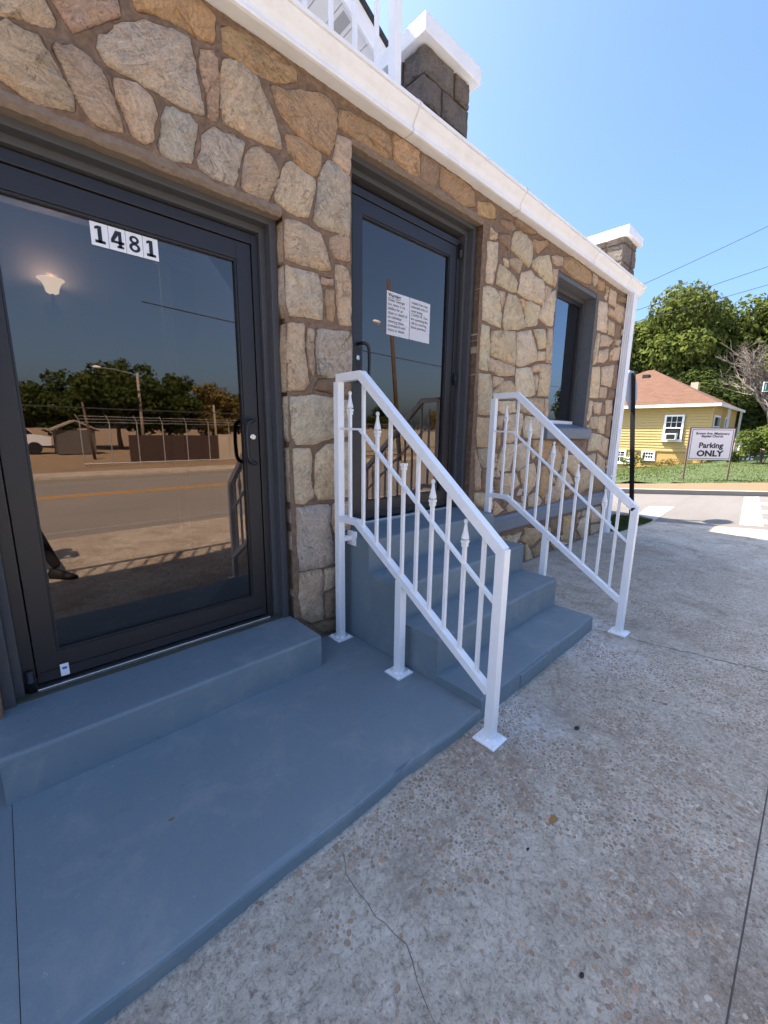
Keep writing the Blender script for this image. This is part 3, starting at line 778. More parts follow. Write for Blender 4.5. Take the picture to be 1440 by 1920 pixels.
for (cw, chh, zone) in ((.25, .22, 0), (.15, .13, 1), (.08, .08, 2)):
    nx_ = int(9.7 / cw); nz_ = int(3.42 / chh)
    jit = {}
    def gp(i, j):
        if (i, j) not in jit: jit[(i, j)] = (-2.7 + i * cw + (fr.uniform(-.28, .28) + (.5 if j % 2 else 0)) * cw * .7, .02 + j * chh + (fr.uniform(-.2, .2) * chh if 0 < j < nz_ else 0))
        return jit[(i, j)]
    for j in range(nz_):
        for i in range(nx_):
            q = [gp(i, j), gp(i + 1, j), gp(i + 1, j + 1), gp(i, j + 1)]
            cx = sum(p[0] for p in q) / 4; cz = sum(p[1] for p in q) / 4
            k = 1 - .020 / cw
            q = [(cx + (x - cx) * k, cz + (z - cz) * k) for x, z in q]
            if max(p[0] for p in q) > WX1 - .01 or min(p[1] for p in q) < .015 or max(p[1] for p in q) > 3.425: continue
            if 3.2 < cx and .45 < cz + chh / 2 and cz - chh / 2 < .66: continue
            if shrink_ok(q, [p for _, p in polys], .014): polys.append((fr.choice('ttlodg'), q))
# keep the water table free
polys = [(c, p) for c, p in polys if len(p) >= 3]
def soften(poly, seed):
    r_ = random.Random(seed); n = len(poly)
    cx = sum(p[0] for p in poly) / n; cz = sum(p[1] for p in poly) / n
    P = []
    for x, z in poly:
        d = math.hypot(x - cx, z - cz) + 1e-6; P.append(Vector((cx + (x - cx) * (1 + .012 / d), cz + (z - cz) * (1 + .012 / d))))
    out = []
    for i in range(n):
        a = P[i]; b = P[(i + 1) % n]; z_ = P[i - 1]; L = (b - a).length; L0 = (a - z_).length
        c_ = min(.007, L * .2); c0 = min(.007, L0 * .2)
        out.append(a + (z_ - a).normalized() * c0); out.append(a + (b - a).normalized() * c_)
        k = int((L - 2 * c_) / .045)
        for t in range(1, k + 1): out.append(a.lerp(b, t / (k + 1)))
    return [(p.x + r_.uniform(-.005, .005), p.y + r_.uniform(-.005, .005)) for p in out], cx, cz
def stone_mesh(poly, seed, deep):
    r_ = random.Random(seed); pl, cx, cz = soften(poly, seed); n = len(pl); mb = MB()
    R = max(.03, sum(math.hypot(x - cx, z - cz) for x, z in pl) / n)
    proud = r_.uniform(.0, .008)
    for (ins, y) in ((0, deep), (0, -.010 - proud * .4), (.007, -.021 - proud), (R * .42, -.027 - proud)):
        for (x, z) in pl:
            d = math.hypot(x - cx, z - cz) + 1e-6; k = max(.15, 1 - ins / d)
            yy = y + (r_.uniform(-.008, .006) if ins > R * .3 else (r_.uniform(-.003, .003) if ins else 0))
            mb.v.append((cx + (x - cx) * k, yy, cz + (z - cz) * k))
    mb.v.append((cx, -.029 - proud + r_.uniform(-.009, .006), cz))
    for q in range(3):
        for i in range(n): mb.f.append((q * n + i, q * n + (i + 1) % n, (q + 1) * n + (i + 1) % n, (q + 1) * n + i))
    for i in range(n): mb.f.append((3 * n + i, 3 * n + (i + 1) % n, 4 * n))
    return mb
# mortar: a fine relief sheet, bead raised in the middle of each joint, hollow beside the stones
H = .0072; X0 = -1.6
gx = np.arange(X0, WX1 + H / 2, H); gz = np.arange(0.0, 3.44, H)
PX, PZ = np.meshgrid(gx, gz); DD = np.full(PX.shape, .05); IN = np.zeros(PX.shape, bool); DI = np.zeros(PX.shape)
for _, p in polys:
    x0 = min(q[0] for q in p) - .05; x1 = max(q[0] for q in p) + .05; z0 = min(q[1] for q in p) - .05; z1 = max(q[1] for q in p) + .05
    i0 = max(0, int((x0 - X0) / H)); i1 = min(len(gx), int((x1 - X0) / H) + 2); j0 = max(0, int(z0 / H)); j1 = min(len(gz), int(z1 / H) + 2)
    if i1 <= i0 or j1 <= j0: continue
    d, ins = seg_dist(PX[j0:j1, i0:i1], PZ[j0:j1, i0:i1], p)
    DD[j0:j1, i0:i1] = np.minimum(DD[j0:j1, i0:i1], d); IN[j0:j1, i0:i1] |= ins; DI[j0:j1, i0:i1] = np.where(ins, d, DI[j0:j1, i0:i1])
k = np.clip((DD - .001) / .008, 0, 1); k2 = np.clip((DD - .017) / .012, 0, 1); hgt = -.006 + .025 * k * k * (3 - 2 * k) - .007 * k2
rs = np.random.RandomState(3); wob = rs.rand(len(gz) // 6 + 3, len(gx) // 6 + 3)
jj = np.arange(len(gz)) / 6; ii = np.arange(len(gx)) / 6; j0 = jj.astype(int); i0 = ii.astype(int); fj = (jj - j0)[:, None]; fi = (ii - i0)[None, :]
wb = (wob[j0][:, i0] * (1 - fi) + wob[j0][:, i0 + 1] * fi) * (1 - fj) + (wob[j0 + 1][:, i0] * (1 - fi) + wob[j0 + 1][:, i0 + 1] * fi) * fj
hgt = hgt + (wb - .5) * .008 + (rs.rand(*PX.shape) - .5) * .0022
hgt = np.where(IN, 0.0, hgt)
keep = np.ones((len(gz) - 1, len(gx) - 1), bool)
cxm = (gx[:-1] + gx[1:]) / 2; czm = (gz[:-1] + gz[1:]) / 2
for (a, b, c, d) in OPEN: keep &= ~(((cxm > a) & (cxm < b))[None, :] & ((czm > c) & (czm < d))[:, None])
keep &= ~((IN & (DI > .012))[:-1, :-1] & (IN & (DI > .012))[1:, 1:])
J_, I_ = np.nonzero(keep); w = len(gx)
fa = np.stack([J_ * w + I_, J_ * w + I_ + 1, (J_ + 1) * w + I_ + 1, (J_ + 1) * w + I_], 1)
used = np.unique(fa); remap = np.zeros(w * len(gz), int); remap[used] = np.arange(len(used))
vv = np.stack([PX.ravel(), -hgt.ravel(), PZ.ravel()], 1)[used]; fa = remap[fa]
vv -= np.array(BASE[bld.name])
me = bpy.data.meshes.new('stone_wall'); me.vertices.add(len(vv)); me.vertices.foreach_set('co', vv.ravel().astype('f'))
me.loops.add(fa.size); me.loops.foreach_set('vertex_index', fa.ravel().astype('i')); me.polygons.add(len(fa)); me.polygons.foreach_set('loop_start', np.arange(0, fa.size, 4, dtype='i'))
me.polygons.foreach_set('loop_total', np.full(len(fa), 4, 'i')); me.update(calc_edges=True); me.validate(); me.materials.append(MATS['mortar']); me.shade_smooth()
wall = bpy.data.objects.new('stone_wall', me); link(wall, bld)
for i, (c, p) in enumerate(polys):
    xs_ = [q[0] for q in p]; zs_ = [q[1] for q in p]; deep = .012
    for (a, b, c0, d) in OPEN:
        if (abs(max(xs_) - a) < .05 or abs(min(xs_) - b) < .09) and min(zs_) < d + .02 and max(zs_) > c0: deep = .11
    o = obj('stone', stone_mesh(p, 100 + i, deep), 'stone', wall, True)
    r_ = random.Random(i); k = r_.uniform(.86, 1.12); cc = cols[c]
    o.color = (cc[0] * k * r_.uniform(.96, 1.05), cc[1] * k, cc[2] * k * r_.uniform(.92, 1.06), 1)
# wall core behind the facing, with the reveals of the openings
core = MB()
xs2 = [-2.7, OPEN[0][0], OPEN[0][1], OPEN[1][0], OPEN[1][1], OPEN[2][0], OPEN[2][1], WX1]
Y0, Y1 = .006, .30
for i in range(len(xs2) - 1):
    a, b = xs2[i], xs2[i + 1]
    if i == 1: core.box(a, b, Y0, Y1, 2.675, 3.44)
    elif i == 3: core.box(a, b, Y0, Y1, 3.235, 3.44); core.box(a, b, Y0 + .12, Y1, 0, .76)
    elif i == 5: core.box(a, b, Y0, Y1, 0, 1.50); core.box(a, b, Y0, Y1, 3.225, 3.44)
    elif i in (2, 4): core.box(a + .034, b, Y0, .09, 0, 3.44); core.box(a, b, .09, Y1, 0, 3.44)
    else: core.box(a, b, Y0, Y1, 0, 3.44)
obj('wall_core', core, 'mortar', bld)
obj('side_wall', MB().box(WX1 - .28, WX1 - .001, .30, 8.0, -.6, 3.44), 'mortar', bld)
# rough lintel undersides over the doors
for (a, b, z) in ((-.13, 1.30, 2.675), (1.79, 3.21, 3.235)):
    lb = MB(); n = 90
    for i in range(n + 1):
        x = a + (b - a) * i / n; w1 = noise.noise(Vector((x * 8, z, 0))) * .014 + noise.noise(Vector((x * 31, z, 2))) * .010; w2 = noise.noise(Vector((x * 23, z, 4))) * .010
        for (y, zz) in ((-.016 + w2, z + .035), (-.022 + w2, z + .004 + w1), (-.006, z - .014 + w1 * .6), (.05, z - .012 + w1 * .3), (.11, z - .004)): lb.v.append((x, y, zz))
    for i in range(n):
        for k in range(4): lb.f.append((i * 5 + k, i * 5 + k + 1, (i + 1) * 5 + k + 1, (i + 1) * 5 + k))
    obj('lintel', lb, 'lintel', bld)

def rect_frame(mb, x0, x1, z0, z1, wl, wr, wt, wb_, y0, y1, b=.004):
    mb.bbox(x0, x0 + wl, y0, y1, z0, z1, b); mb.bbox(x1 - wr, x1, y0, y1, z0, z1, b)
    mb.bbox(x0 + wl - .001, x1 - wr + .001, y0 + .0006, y1, z1 - wt, z1, b)
    if wb_: mb.bbox(x0 + wl - .001, x1 - wr + .001, y0 + .0006, y1, z0, z0 + wb_, b)
    return mb
def pull(door, x, y, z0, z1, sgn):
    d = .062; r = .0115; hx = x + sgn * .055
    pts = [(x, y, z1), (x + sgn * .012, y - d * .8, z1), (x + sgn * .03, y - d, z1 - .004), (hx, y - d, z1 - .03), (hx + sgn * .006, y - d, (z0 + z1) / 2), (hx, y - d, z0 + .03), (x + sgn * .03, y - d, z0 + .004), (x + sgn * .012, y - d * .8, z0), (x, y, z0)]
    P = [Vector(p) for p in pts]; fine = []
    for i in range(len(P) - 1):
        for t in range(4):
            a = P[max(0, i - 1)]; b = P[i]; c = P[i + 1]; e = P[min(len(P) - 1, i + 2)]; u = t / 4
            fine.append(.5 * ((2 * b) + (-a + c) * u + (2 * a - 5 * b + 4 * c - e) * u * u + (-a + 3 * b - 3 * c + e) * u ** 3))
    fine.append(P[-1])
    return obj('pull_handle', MB().tube(fine, r, 10, up=(1, 0, 0)), 'rubber', door, True)
def storefront(fx0, fx1, fz0, fz1, ox0, ox1, oz0, oz1, hinge_right, hx, hz0, hz1):
    YF = .145
    d = obj('door', rect_frame(MB(), fx0, fx1, fz0, fz1, .052, .052, .052, 0, YF - .01, YF + .10), 'frame_dark', bld)
    lx0, lx1, lz1, lz0 = fx0 + .057, fx1 - .057, fz1 - .057, fz0 + .03
    obj('leaf_frame', rect_frame(MB(), lx0, lx1, lz0, lz1, .085, .085, .092, .135, YF - .004, YF + .045, .003), 'frame_dark', d)
    gx0, gx1, gz0, gz1 = lx0 + .085, lx1 - .085, lz0 + .135, lz1 - .092
    obj('glazing_bead', rect_frame(MB(), gx0, gx1, gz0, gz1, .010, .010, .012, .010, YF + .002, YF + .040, .002), 'rubber', d)
    obj('glass', MB().box(gx0 + .004, gx1 - .004, YF + .020, YF + .026, gz0 + .004, gz1 - .004), 'door_glass', d)
    obj('threshold', MB().bbox(fx0 + .05, fx1 - .05, YF - .045, YF + .09, fz0 - .004, fz0 + .018, .004), 'aluminium', d)
    obj('sweep', MB().box(lx0 + .01, lx1 - .01, YF - .012, YF - .005, lz0 + .002, lz0 + .05), 'rubber', d)
    # layered jamb mouldings between frame and stone
    tr = MB()
    for (ins, yy, w) in ((.0, .052, .042), (.041, .112, .034)):
        a, b, t_ = ox0 + ins, ox1 - ins, oz1 - ins
        tr.bbox(a, a + w, yy, .20 + ins * .1, oz0, t_, .004); tr.bbox(b - w, b, yy, .20 + ins * .1, oz0, t_, .004); tr.bbox(a + w - .002, b - w + .002, yy + .0007, .20, t_ - w, t_, .004)
    obj('jamb_moulding', tr, 'trim_grey', d)
    hs = fx1 - .03 if hinge_right else fx0 + .03
    for z in (fz1 - .09, (fz0 + fz1) / 2 + .02, fz0 + .06):
        obj('hinge', MB().lathe([(.001, -.055), (.017, -.052), (.017, -.003), (.0185, -.002), (.0185, .002), (.017, .003), (.017, .052), (.001, .055)], (hs, YF - .024, z), 12), 'rubber', d, True)
    pull(d, hx, YF - .004, hz0, hz1, 1 if hinge_right else -1)
    lk = obj('lock_cylinder', MB().lathe([(.0, 0), (.019, 0), (.019, -.008), (.015, -.012), (.0, -.012)], (hx + .002, YF - .004, hz0 + (hz1 - hz0) * .62), 18, 'y'), 'chrome', d, False)
    return d, (gx0, gx1, gz0, gz1)
d1, g1 = storefront(-.060, 1.238, .262, 2.588, -.13, 1.30, .255, 2.672, False, 1.140, 1.300, 1.555)
d1['label'] = 'charcoal framed glass door with the number 1481'
d2, g2 = storefront(1.868, 3.118, .792, 3.112, 1.79, 3.21, .785, 3.232, True, 1.968, 1.865, 2.115)
d2['label'] = 'charcoal framed glass door at the top of the stairs'
obj('sill_mortar', worn_block(-.13, 1.30, .06, .30, .2, .266, .006, 30, .010, 3.3), 'moss', d1)
obj('door_sticker', MB().box(.083, .117, .1255, .1285, .300, .362), 'tile_white', d1)
obj('sticker_print', MB().box(.091, .109, .1245, .1254, .334, .346), 'blue_ink', d1)

# window with painted reveal, dark sash and sill
win = obj('window', rect_frame(MB(), 4.66, 5.715, 1.60, 3.175, .045, .045, .05, .04, .125, .22), 'trim_grey', bld)
obj('sash', rect_frame(MB(), 4.705, 5.67, 1.64, 3.125, .032, .032, .036, .04, .150, .185, .003), 'frame_dark', win)
obj('sash_sill', MB().bbox(4.705, 5.67, .118, .150, 1.625, 1.665, .004), 'vinyl', win)
obj('pane', MB().box(4.735, 5.64, .166, .171, 1.675, 3.092), 'window_glass', win)
rv = MB(); rv.box(4.622, 4.66, -.004, .22, 1.50, 3.223); rv.box(5.715, 5.775, -.012, .22, 1.50, 3.223); rv.box(4.66, 5.715, -.004, .22, 3.175, 3.223)
obj('painted_reveal', rv, 'reveal', win)
obj('window_sill', MB().prism([(.20, 1.50), (-.085, 1.44), (-.095, 1.455), (-.095, 1.555), (-.08, 1.572), (.20, 1.648)], 'x', 4.53, 5.79), 'blue_trim', bld)
obj('blind', MB().box(5.24, 5.65, .178, .186, 1.66, 3.1), 'curtain', win)
# water table along the foot of the wall
wt = MB()
wt.prism([(.02, .470), (-.055, .475), (-.062, .485), (-.062, .600), (-.045, .612), (-.03, .640), (.02, .650)], 'x', 3.212, 6.93)
obj('water_table', wt, 'blue_trim', bld)
# eaves gutter
GP = [(.0, 3.436), (-.085, 3.436), (-.098, 3.440), (-.101, 3.452), (-.096, 3.466), (-.098, 3.480), (-.112, 3.505), (-.128, 3.522), (-.140, 3.540), (-.146, 3.556), (-.158, 3.558), (-.160, 3.578), (-.146, 3.582), (-.140, 3.566), (-.0, 3.566)]
gt = obj('gutter', MB().prism(GP, 'x', -2.8, 7.06), 'white_metal', bld)
for x in (-.9, 2.24, 3.62, 5.3, 6.45):
    obj('gutter_seam', MB().prism([(a - .0022 if a < -.01 else a, z - (.002 if z < 3.45 else -.001)) for a, z in GP], 'x', x, x + .012), 'seam_white', gt)
    obj('hanger_clip', MB().box(x - .02, x + .03, -.158, -.02, 3.579, 3.586), 'galvanised', gt)
obj('end_cap', MB().prism([(a * 1.015, z) for a, z in GP], 'x', 7.0602, 7.064), 'white_metal', gt)
# downspout with ribbed face, bracket and corrugated foot
dsx0, dsx1, dsy0, dsy1 = 6.70, 6.85, -.125, -.030
sec = []
for i in range(7):
    y = dsy1 - .006 + (dsy0 - dsy1 + .012) * i / 6; sec.append((dsx0 + (.007 if i % 2 else 0), y))
for i in range(7):
    x = dsx0 + .008 + (dsx1 - dsx0 - .016) * i / 6; sec.append((x, dsy0 + (.006 if i % 2 else 0)))
sec += [(dsx1, dsy0 + .006), (dsx1, dsy1 - .006), (dsx1 - .006, dsy1), (dsx0 + .006, dsy1)]
dn = obj('downspout', MB().prism(sec, 'z', .10, 3.44), 'white_metal', bld)
obj('bracket', MB().box(dsx0 - .07, dsx1 + .004, dsy0 - .004, dsy0 - .0005, .88, .91).box(dsx0 - .07, dsx0 - .001, dsy1 - .004, dsy1 + .02, .88, .91), 'white_metal', dn)
obj('corrugated_foot', MB().lathe([(.075 + (.008 if i % 2 else 0), i * .016) for i in range(12)], (6.775, -.078, 0), 16), 'vinyl', dn, True)

# roof deck, parapet piers and balcony railing
obj('roof_deck', MB().box(-2.8, 7.02, .01, 8, 3.445, 3.56), 'vinyl', bld)
def pier(x0, x1, y0, y1, zt, seed):
    p = obj('parapet_pier', MB().box(x0 + .012, x1 - .012, y0 + .012, y1 - .012, 3.57, zt), 'mortar', bld)
    r_ = random.Random(seed); z = 3.58; row = 0
    while z < zt - .05:
        h = min(r_.uniform(.16, .24), zt - z)
        if zt - z - h < .07: h = zt - z
        for (axis, a, b) in (('y', x0, x1), ('x', y0, y1)):
            cut = a + (b - a) * r_.uniform(.35, .65)
            for (u0, u1) in ((a, cut - .012), (cut + .012, b)):
                n = 5; q = []
                for e in range(4):
                    for t in range(n):
                        f = t / n
                        pu = [u0 + (u1 - u0) * f, u1, u1 - (u1 - u0) * f, u0][e]; pz = [z + .008, z + .008 + (h - .016) * f, z + h - .008, z + h - .008 - (h - .016) * f][e]
                        q.append((pu + r_.uniform(-.006, .006), pz + r_.uniform(-.006, .006)))
                m = MB(); k = len(q); cu = sum(t[0] for t in q) / k; cz_ = sum(t[1] for t in q) / k
                f0 = y0 if axis == 'y' else x0
                for (s_, dep) in ((1, .02), (1, -.004), (.86, -.014)):
                    for (pu, pz) in q:
                        uu = cu + (pu - cu) * s_; zz = cz_ + (pz - cz_) * s_; dd = f0 + dep + (r_.uniform(-.006, .006) if s_ < 1 else 0)
                        m.v.append((uu, dd, zz) if axis == 'y' else (dd, uu, zz))
                for q_ in range(2):
                    for i in range(k): m.f.append((q_ * k + i, q_ * k + (i + 1) % k, (q_ + 1) * k + (i + 1) % k, (q_ + 1) * k + i))
                m.f.append(tuple(2 * k + i for i in range(k)))
                o = obj('stone', m, 'stone', p); kk = r_.uniform(.8, 1.1); o.color = (*[c * kk for c in srgb(132, 124, 116)[:3]], 1)
        z += h; row += 1
    ov = .065
    obj('cap', MB().bbox(x0 - ov, x1 + ov, y0 - ov, y1 + ov, zt - .002, zt + .108, .006), 'white_metal', p)
    return p
pier(2.455, 2.965, .015, .40, 4.105, 1)
pier(6.50, 6.965, .015, .43, 4.12, 2)
rl = obj('balcony_railing', MB().tube([(-2.6, .045, 4.40), (2.20, .045, 4.40)], 0, up=(0, 1, 0), flat=(.05, .045)), 'white_paint', bld)
obj('bottom_rail', MB().tube([(-2.6, .045, 3.66), (2.20, .045, 3.66)], 0, up=(0, 1, 0), flat=(.035, .035)), 'white_paint', rl)
x = 1.87
xs_p = [2.045 - i * .176 for i in range(27)]
for x in xs_p: obj('picket', MB().box(x - .0115, x + .0115, .034, .056, 3.66, 4.39), 'white_paint', rl)
for x in (2.205, .09, -2.0): obj('post', MB().box(x - .03, x + .03, .015, .075, 3.56, 4.43), 'white_paint', rl)
# upper storey with a raking gable eave
up = obj('upper_storey', MB().box(-3.2, 7.1, 2.35, 8, 3.56, 5.35), 'vinyl', bld)
obj('flat_roof', MB().box(-3.3, 7.2, 2.25, 8.1, 5.35, 5.47), 'white_metal', up)
def rake(x): return 5.52 - .515 * (x - 2.91)
RX0, RX1 = .9, 4.35; YF_ = 1.5
obj('rake_board', MB().prism([(RX0, rake(RX0)), (RX1, rake(RX1)), (RX1, rake(RX1) + .20), (RX0, rake(RX0) + .20)], 'y', YF_, YF_ + .03), 'white_metal', up)
obj('rake_board', MB().prism([(2 * RX0 - RX1, rake(RX1)), (RX0, rake(RX0)), (RX0, rake(RX0) + .20), (2 * RX0 - RX1, rake(RX1) + .20)], 'y', YF_, YF_ + .03), 'white_metal', up)
obj('gable_roof', MB().prism([(RX0, rake(RX0) + .205), (RX1 + .06, rake(RX1 + .06) + .205), (RX1 + .06, rake(RX1 + .06) + .245), (RX0, rake(RX0) + .245), (2 * RX0 - RX1 - .06, rake(RX1 + .06) + .245), (2 * RX0 - RX1 - .06, rake(RX1 + .06) + .205)], 'y', YF_ - .03, 6), 'roof_dark', up)
obj('gable_wall', MB().prism([(RX0, rake(RX0) + .19), (RX1 - .1, rake(RX1 - .1) + .19), (RX1 - .1, 3.57), (2 * RX0 - RX1 + .1, 3.57), (2 * RX0 - RX1 + .1, rake(RX1 - .1) + .19)], 'y', 2.3, 2.34), 'vinyl', up)
nsl = 22
for i in range(nsl):
    a = RX0 + (RX1 - RX0) * i / nsl; b = RX0 + (RX1 - RX0) * (i + 1) / nsl - .008
    obj('soffit_panel', MB().prism([(a, rake(a) + .03), (b, rake(b) + .03), (b, rake(b) + .045), (a, rake(a) + .045)], 'y', YF_ + .031, 2.3), 'vinyl', up)
    if i % 3 == 1:
        for u in range(9):
            for v_ in range(4):
                xx = a + (b - a) * (v_ + .5) / 4.4; yy = YF_ + .08 + u * .075
                pass
        obj('soffit_vent', MB().prism([(a + .03, rake(a + .03) + .027), (b - .03, rake(b - .03) + .027), (b - .03, rake(b - .03) + .029), (a + .03, rake(a + .03) + .029)], 'y', YF_ + .08, 2.25), 'vent', up)

# rooms behind the glass
rm = obj('interior_room', MB().box(-2.6, 4.2, 2.30, 2.34, .2, 3.40), 'room_wall', bld)
obj('room_floor', MB().box(-2.6, 6.6, .31, 2.30, .14, .20), 'room_floor', rm)
obj('room_ceiling', MB().box(-2.6, 6.6, .31, 2.34, 3.34, 3.40), 'room_wall', rm)
obj('room_side', MB().box(1.62, 1.68, .31, 2.30, .2, 3.34), 'room_wall', rm)
obj('room_side', MB().box(-2.64, -2.6, .31, 2.30, .2, 3.34), 'room_wall', rm)
obj('room_side', MB().box(4.2, 4.26, .31, 2.30, .2, 3.34), 'room_wall', rm)
obj('room_back', MB().box(4.26, 6.6, 2.30, 2.34, .2, 3.40), 'room_wall', rm)
cs = MB(); cs.bbox(1.30, 1.40, 2.262, 2.299, .2, 3.02); cs.bbox(1.28, 1.619, 2.26, 2.299, 3.02, 3.14); obj('door_casing', cs, 'room_trim', rm)
obj('cornice', MB().prism([(2.299, 3.34), (2.18, 3.34), (2.21, 3.28), (2.27, 3.24), (2.299, 3.18)], 'x', -2.6, 1.62), 'room_trim', rm)
obj('panel', MB().bbox(1.43, 1.60, 2.285, 2.299, 2.3, 2.9), 'blue_tarp', rm)
sc = thing('wall_sconce', (.46, 2.29, 2.55), 'lit bell shaped wall lamp glowing behind the glass of the 1481 door', 'lamp')
obj('shade', MB().lathe([(.022, 0), (.042, .012), (.050, .05), (.064, .085), (.092, .110), (.088, .112), (.058, .085), (.040, .03)], (.46, 2.16, 2.55), 20), 'lamp_glow', sc, True)
obj('bracket', MB().tube([(.46, 2.29, 2.47), (.46, 2.22, 2.46), (.46, 2.16, 2.50), (.46, 2.16, 2.555)], .012, 8).lathe([(.0, .0), (.055, .0), (.05, -.015), (.0, -.02)], (.46, 2.299, 2.47), 14, 'y'), 'frame_dark', sc)
ld = bpy.data.lights.new('sconce_bulb', 'POINT'); ld.energy = 3.5; ld.color = (1, .78, .5); ld.shadow_soft_size = .03
lo = bpy.data.objects.new('sconce_bulb', ld); COL.objects.link(lo); lo.location = (0, -.13, .13); lo.parent = sc

# ------------------------------------------------------------------ white stair railings
def finial(x, y, z):
    """collar, spear and ball on a picket whose square shaft ends at z"""
    m = MB()
    m.box(x - .0125, x + .0125, y - .0125, y + .0125, z - .030, z - .012).box(x - .0150, x + .0150, y - .0150, y + .0150, z - .010, z + .004)
    m.lathe([(.006, .004), (.020, .012), (.0185, .022), (.0115, .052), (.0075, .078), (.0065, .086), (.0105, .093), (.0110, .100), (.0075, .108), (.001, .111)], (x, y, z), 10)
    return m
def railing(X, label, wall_y, ys_f, ys_p, bare, mid_ground, bracket, dy=0.0):
    r = thing('stair_railing', (X, -.7, 0), label, 'railing', 'white railings beside the stairs')
    T = .048; sl = (.975 - 1.825) / (-1.335 + .345)
    top = lambda y: 1.825 if y > -.345 + dy else 1.825 + sl * (y + .345 - dy)
    mid = lambda y: 1.515 if y > -.32 + dy else 1.515 + sl * .935 * (y + .32 - dy)
    low = lambda y: .930 if y > -.30 + dy else .930 + sl * .775 * (y + .30 - dy)
    ye = -1.338 + dy
    wy = wall_y
    obj('top_rail', MB().tube([(X, wy - T / 2, 1.825), (X, -.335 + dy, 1.825), (X, ye, top(ye))], 0, up=(1, 0, 0), flat=(T, T)), 'white_paint', r)
    obj('mid_rail', MB().tube([(X, wy - T + .002, 1.515), (X, -.32 + dy, 1.512), (X, ye + T / 2 - .002, mid(ye + T / 2))], 0, up=(1, 0, 0), flat=(.026, .013)), 'white_paint', r)
    obj('bottom_rail', MB().tube([(X, wy - T + .002, .930), (X, -.30 + dy, .930), (X, ye + T / 2 - .002, low(ye + T / 2))], 0, up=(1, 0, 0), flat=(T * .92, T * .80)), 'white_paint', r)
    def post(y, z0, z1):
        p = obj('post', MB().bbox(X - T / 2, X + T / 2, y - T / 2, y + T / 2, z0, z1, .0025), 'white_paint', r)
        w = .062
        obj('base_plate', MB().bbox(X - w, X + w, y - w, y + w, z0, z0 + .009, .002), 'white_paint', p)
        for sx in (-1, 1):
            for sy in (-1, 1): obj('bolt', MB().lathe([(.009, .0), (.009, .007), (.005, .011), (.001, .012)], (X + sx * .044, y + sy * .044, z0 + .009), 6), 'white_paint', p)
        obj('weld', MB().lathe([(.040, .0), (.034, .006), (.026, .012)], (X, y, z0 + .008), 4), 'white_paint', p)
    z_wall = .061 if X < 2 else .0
    if X < 2: post(wy - T / 2, .061, 1.802)
    else: obj('post', MB().bbox(X - T / 2, X + T / 2, wy - T, wy, .0, 1.802, .0025), 'white_paint', r)
    ym = -.695 + dy
    post(ym, mid_ground, low(ym) - .014)
    post(ye, .001, top(ye) + .012)
    for y in ys_p:
        b = .0088
        obj('picket', MB().box(X - b, X + b, y - b, y + b, low(y) + .010, top(y) - .020), 'white_paint', r)
    for i, y in enumerate(ys_f):
        b = .0088; zt = mid(y) + .115
        pk = obj('picket', MB().box(X - b, X + b, y - b, y + b, low(y) + .010, zt), 'white_paint', r)
        if i == bare: obj('collar', MB().box(X - .0125, X + .0125, y - .0125, y + .0125, zt - .030, zt - .012).box(X - .015, X + .015, y - .015, y + .015, zt - .010, zt + .006), 'white_paint', pk)
        else: obj('finial', finial(X, y, zt), 'white_paint', pk, False)
    if bracket:
        obj('wall_bracket', MB().box(X + T / 2 - .001, X + .092, wy - T / 2 - .018, wy - T / 2 + .018, .765, .795).box(X + .088, X + .0995, wy - T / 2 - .062, wy - T / 2 + .03, .728, .826), 'white_paint', r)
railing(1.612, 'white metal railing on the near side of the stairs, standing on the blue landing', -.085, [-.225, -.480, -.700, -.913, -1.128], [-.355, -.590, -.808, -1.020, -1.238], 2, .061, True)
railing(3.325, 'white metal railing on the far side of the stairs, towards the window', -.130, [-.285, -.520, -.740, -.952, -1.172], [-.395, -.628, -.846, -1.062, -1.275], 9, .001, False, -.045)

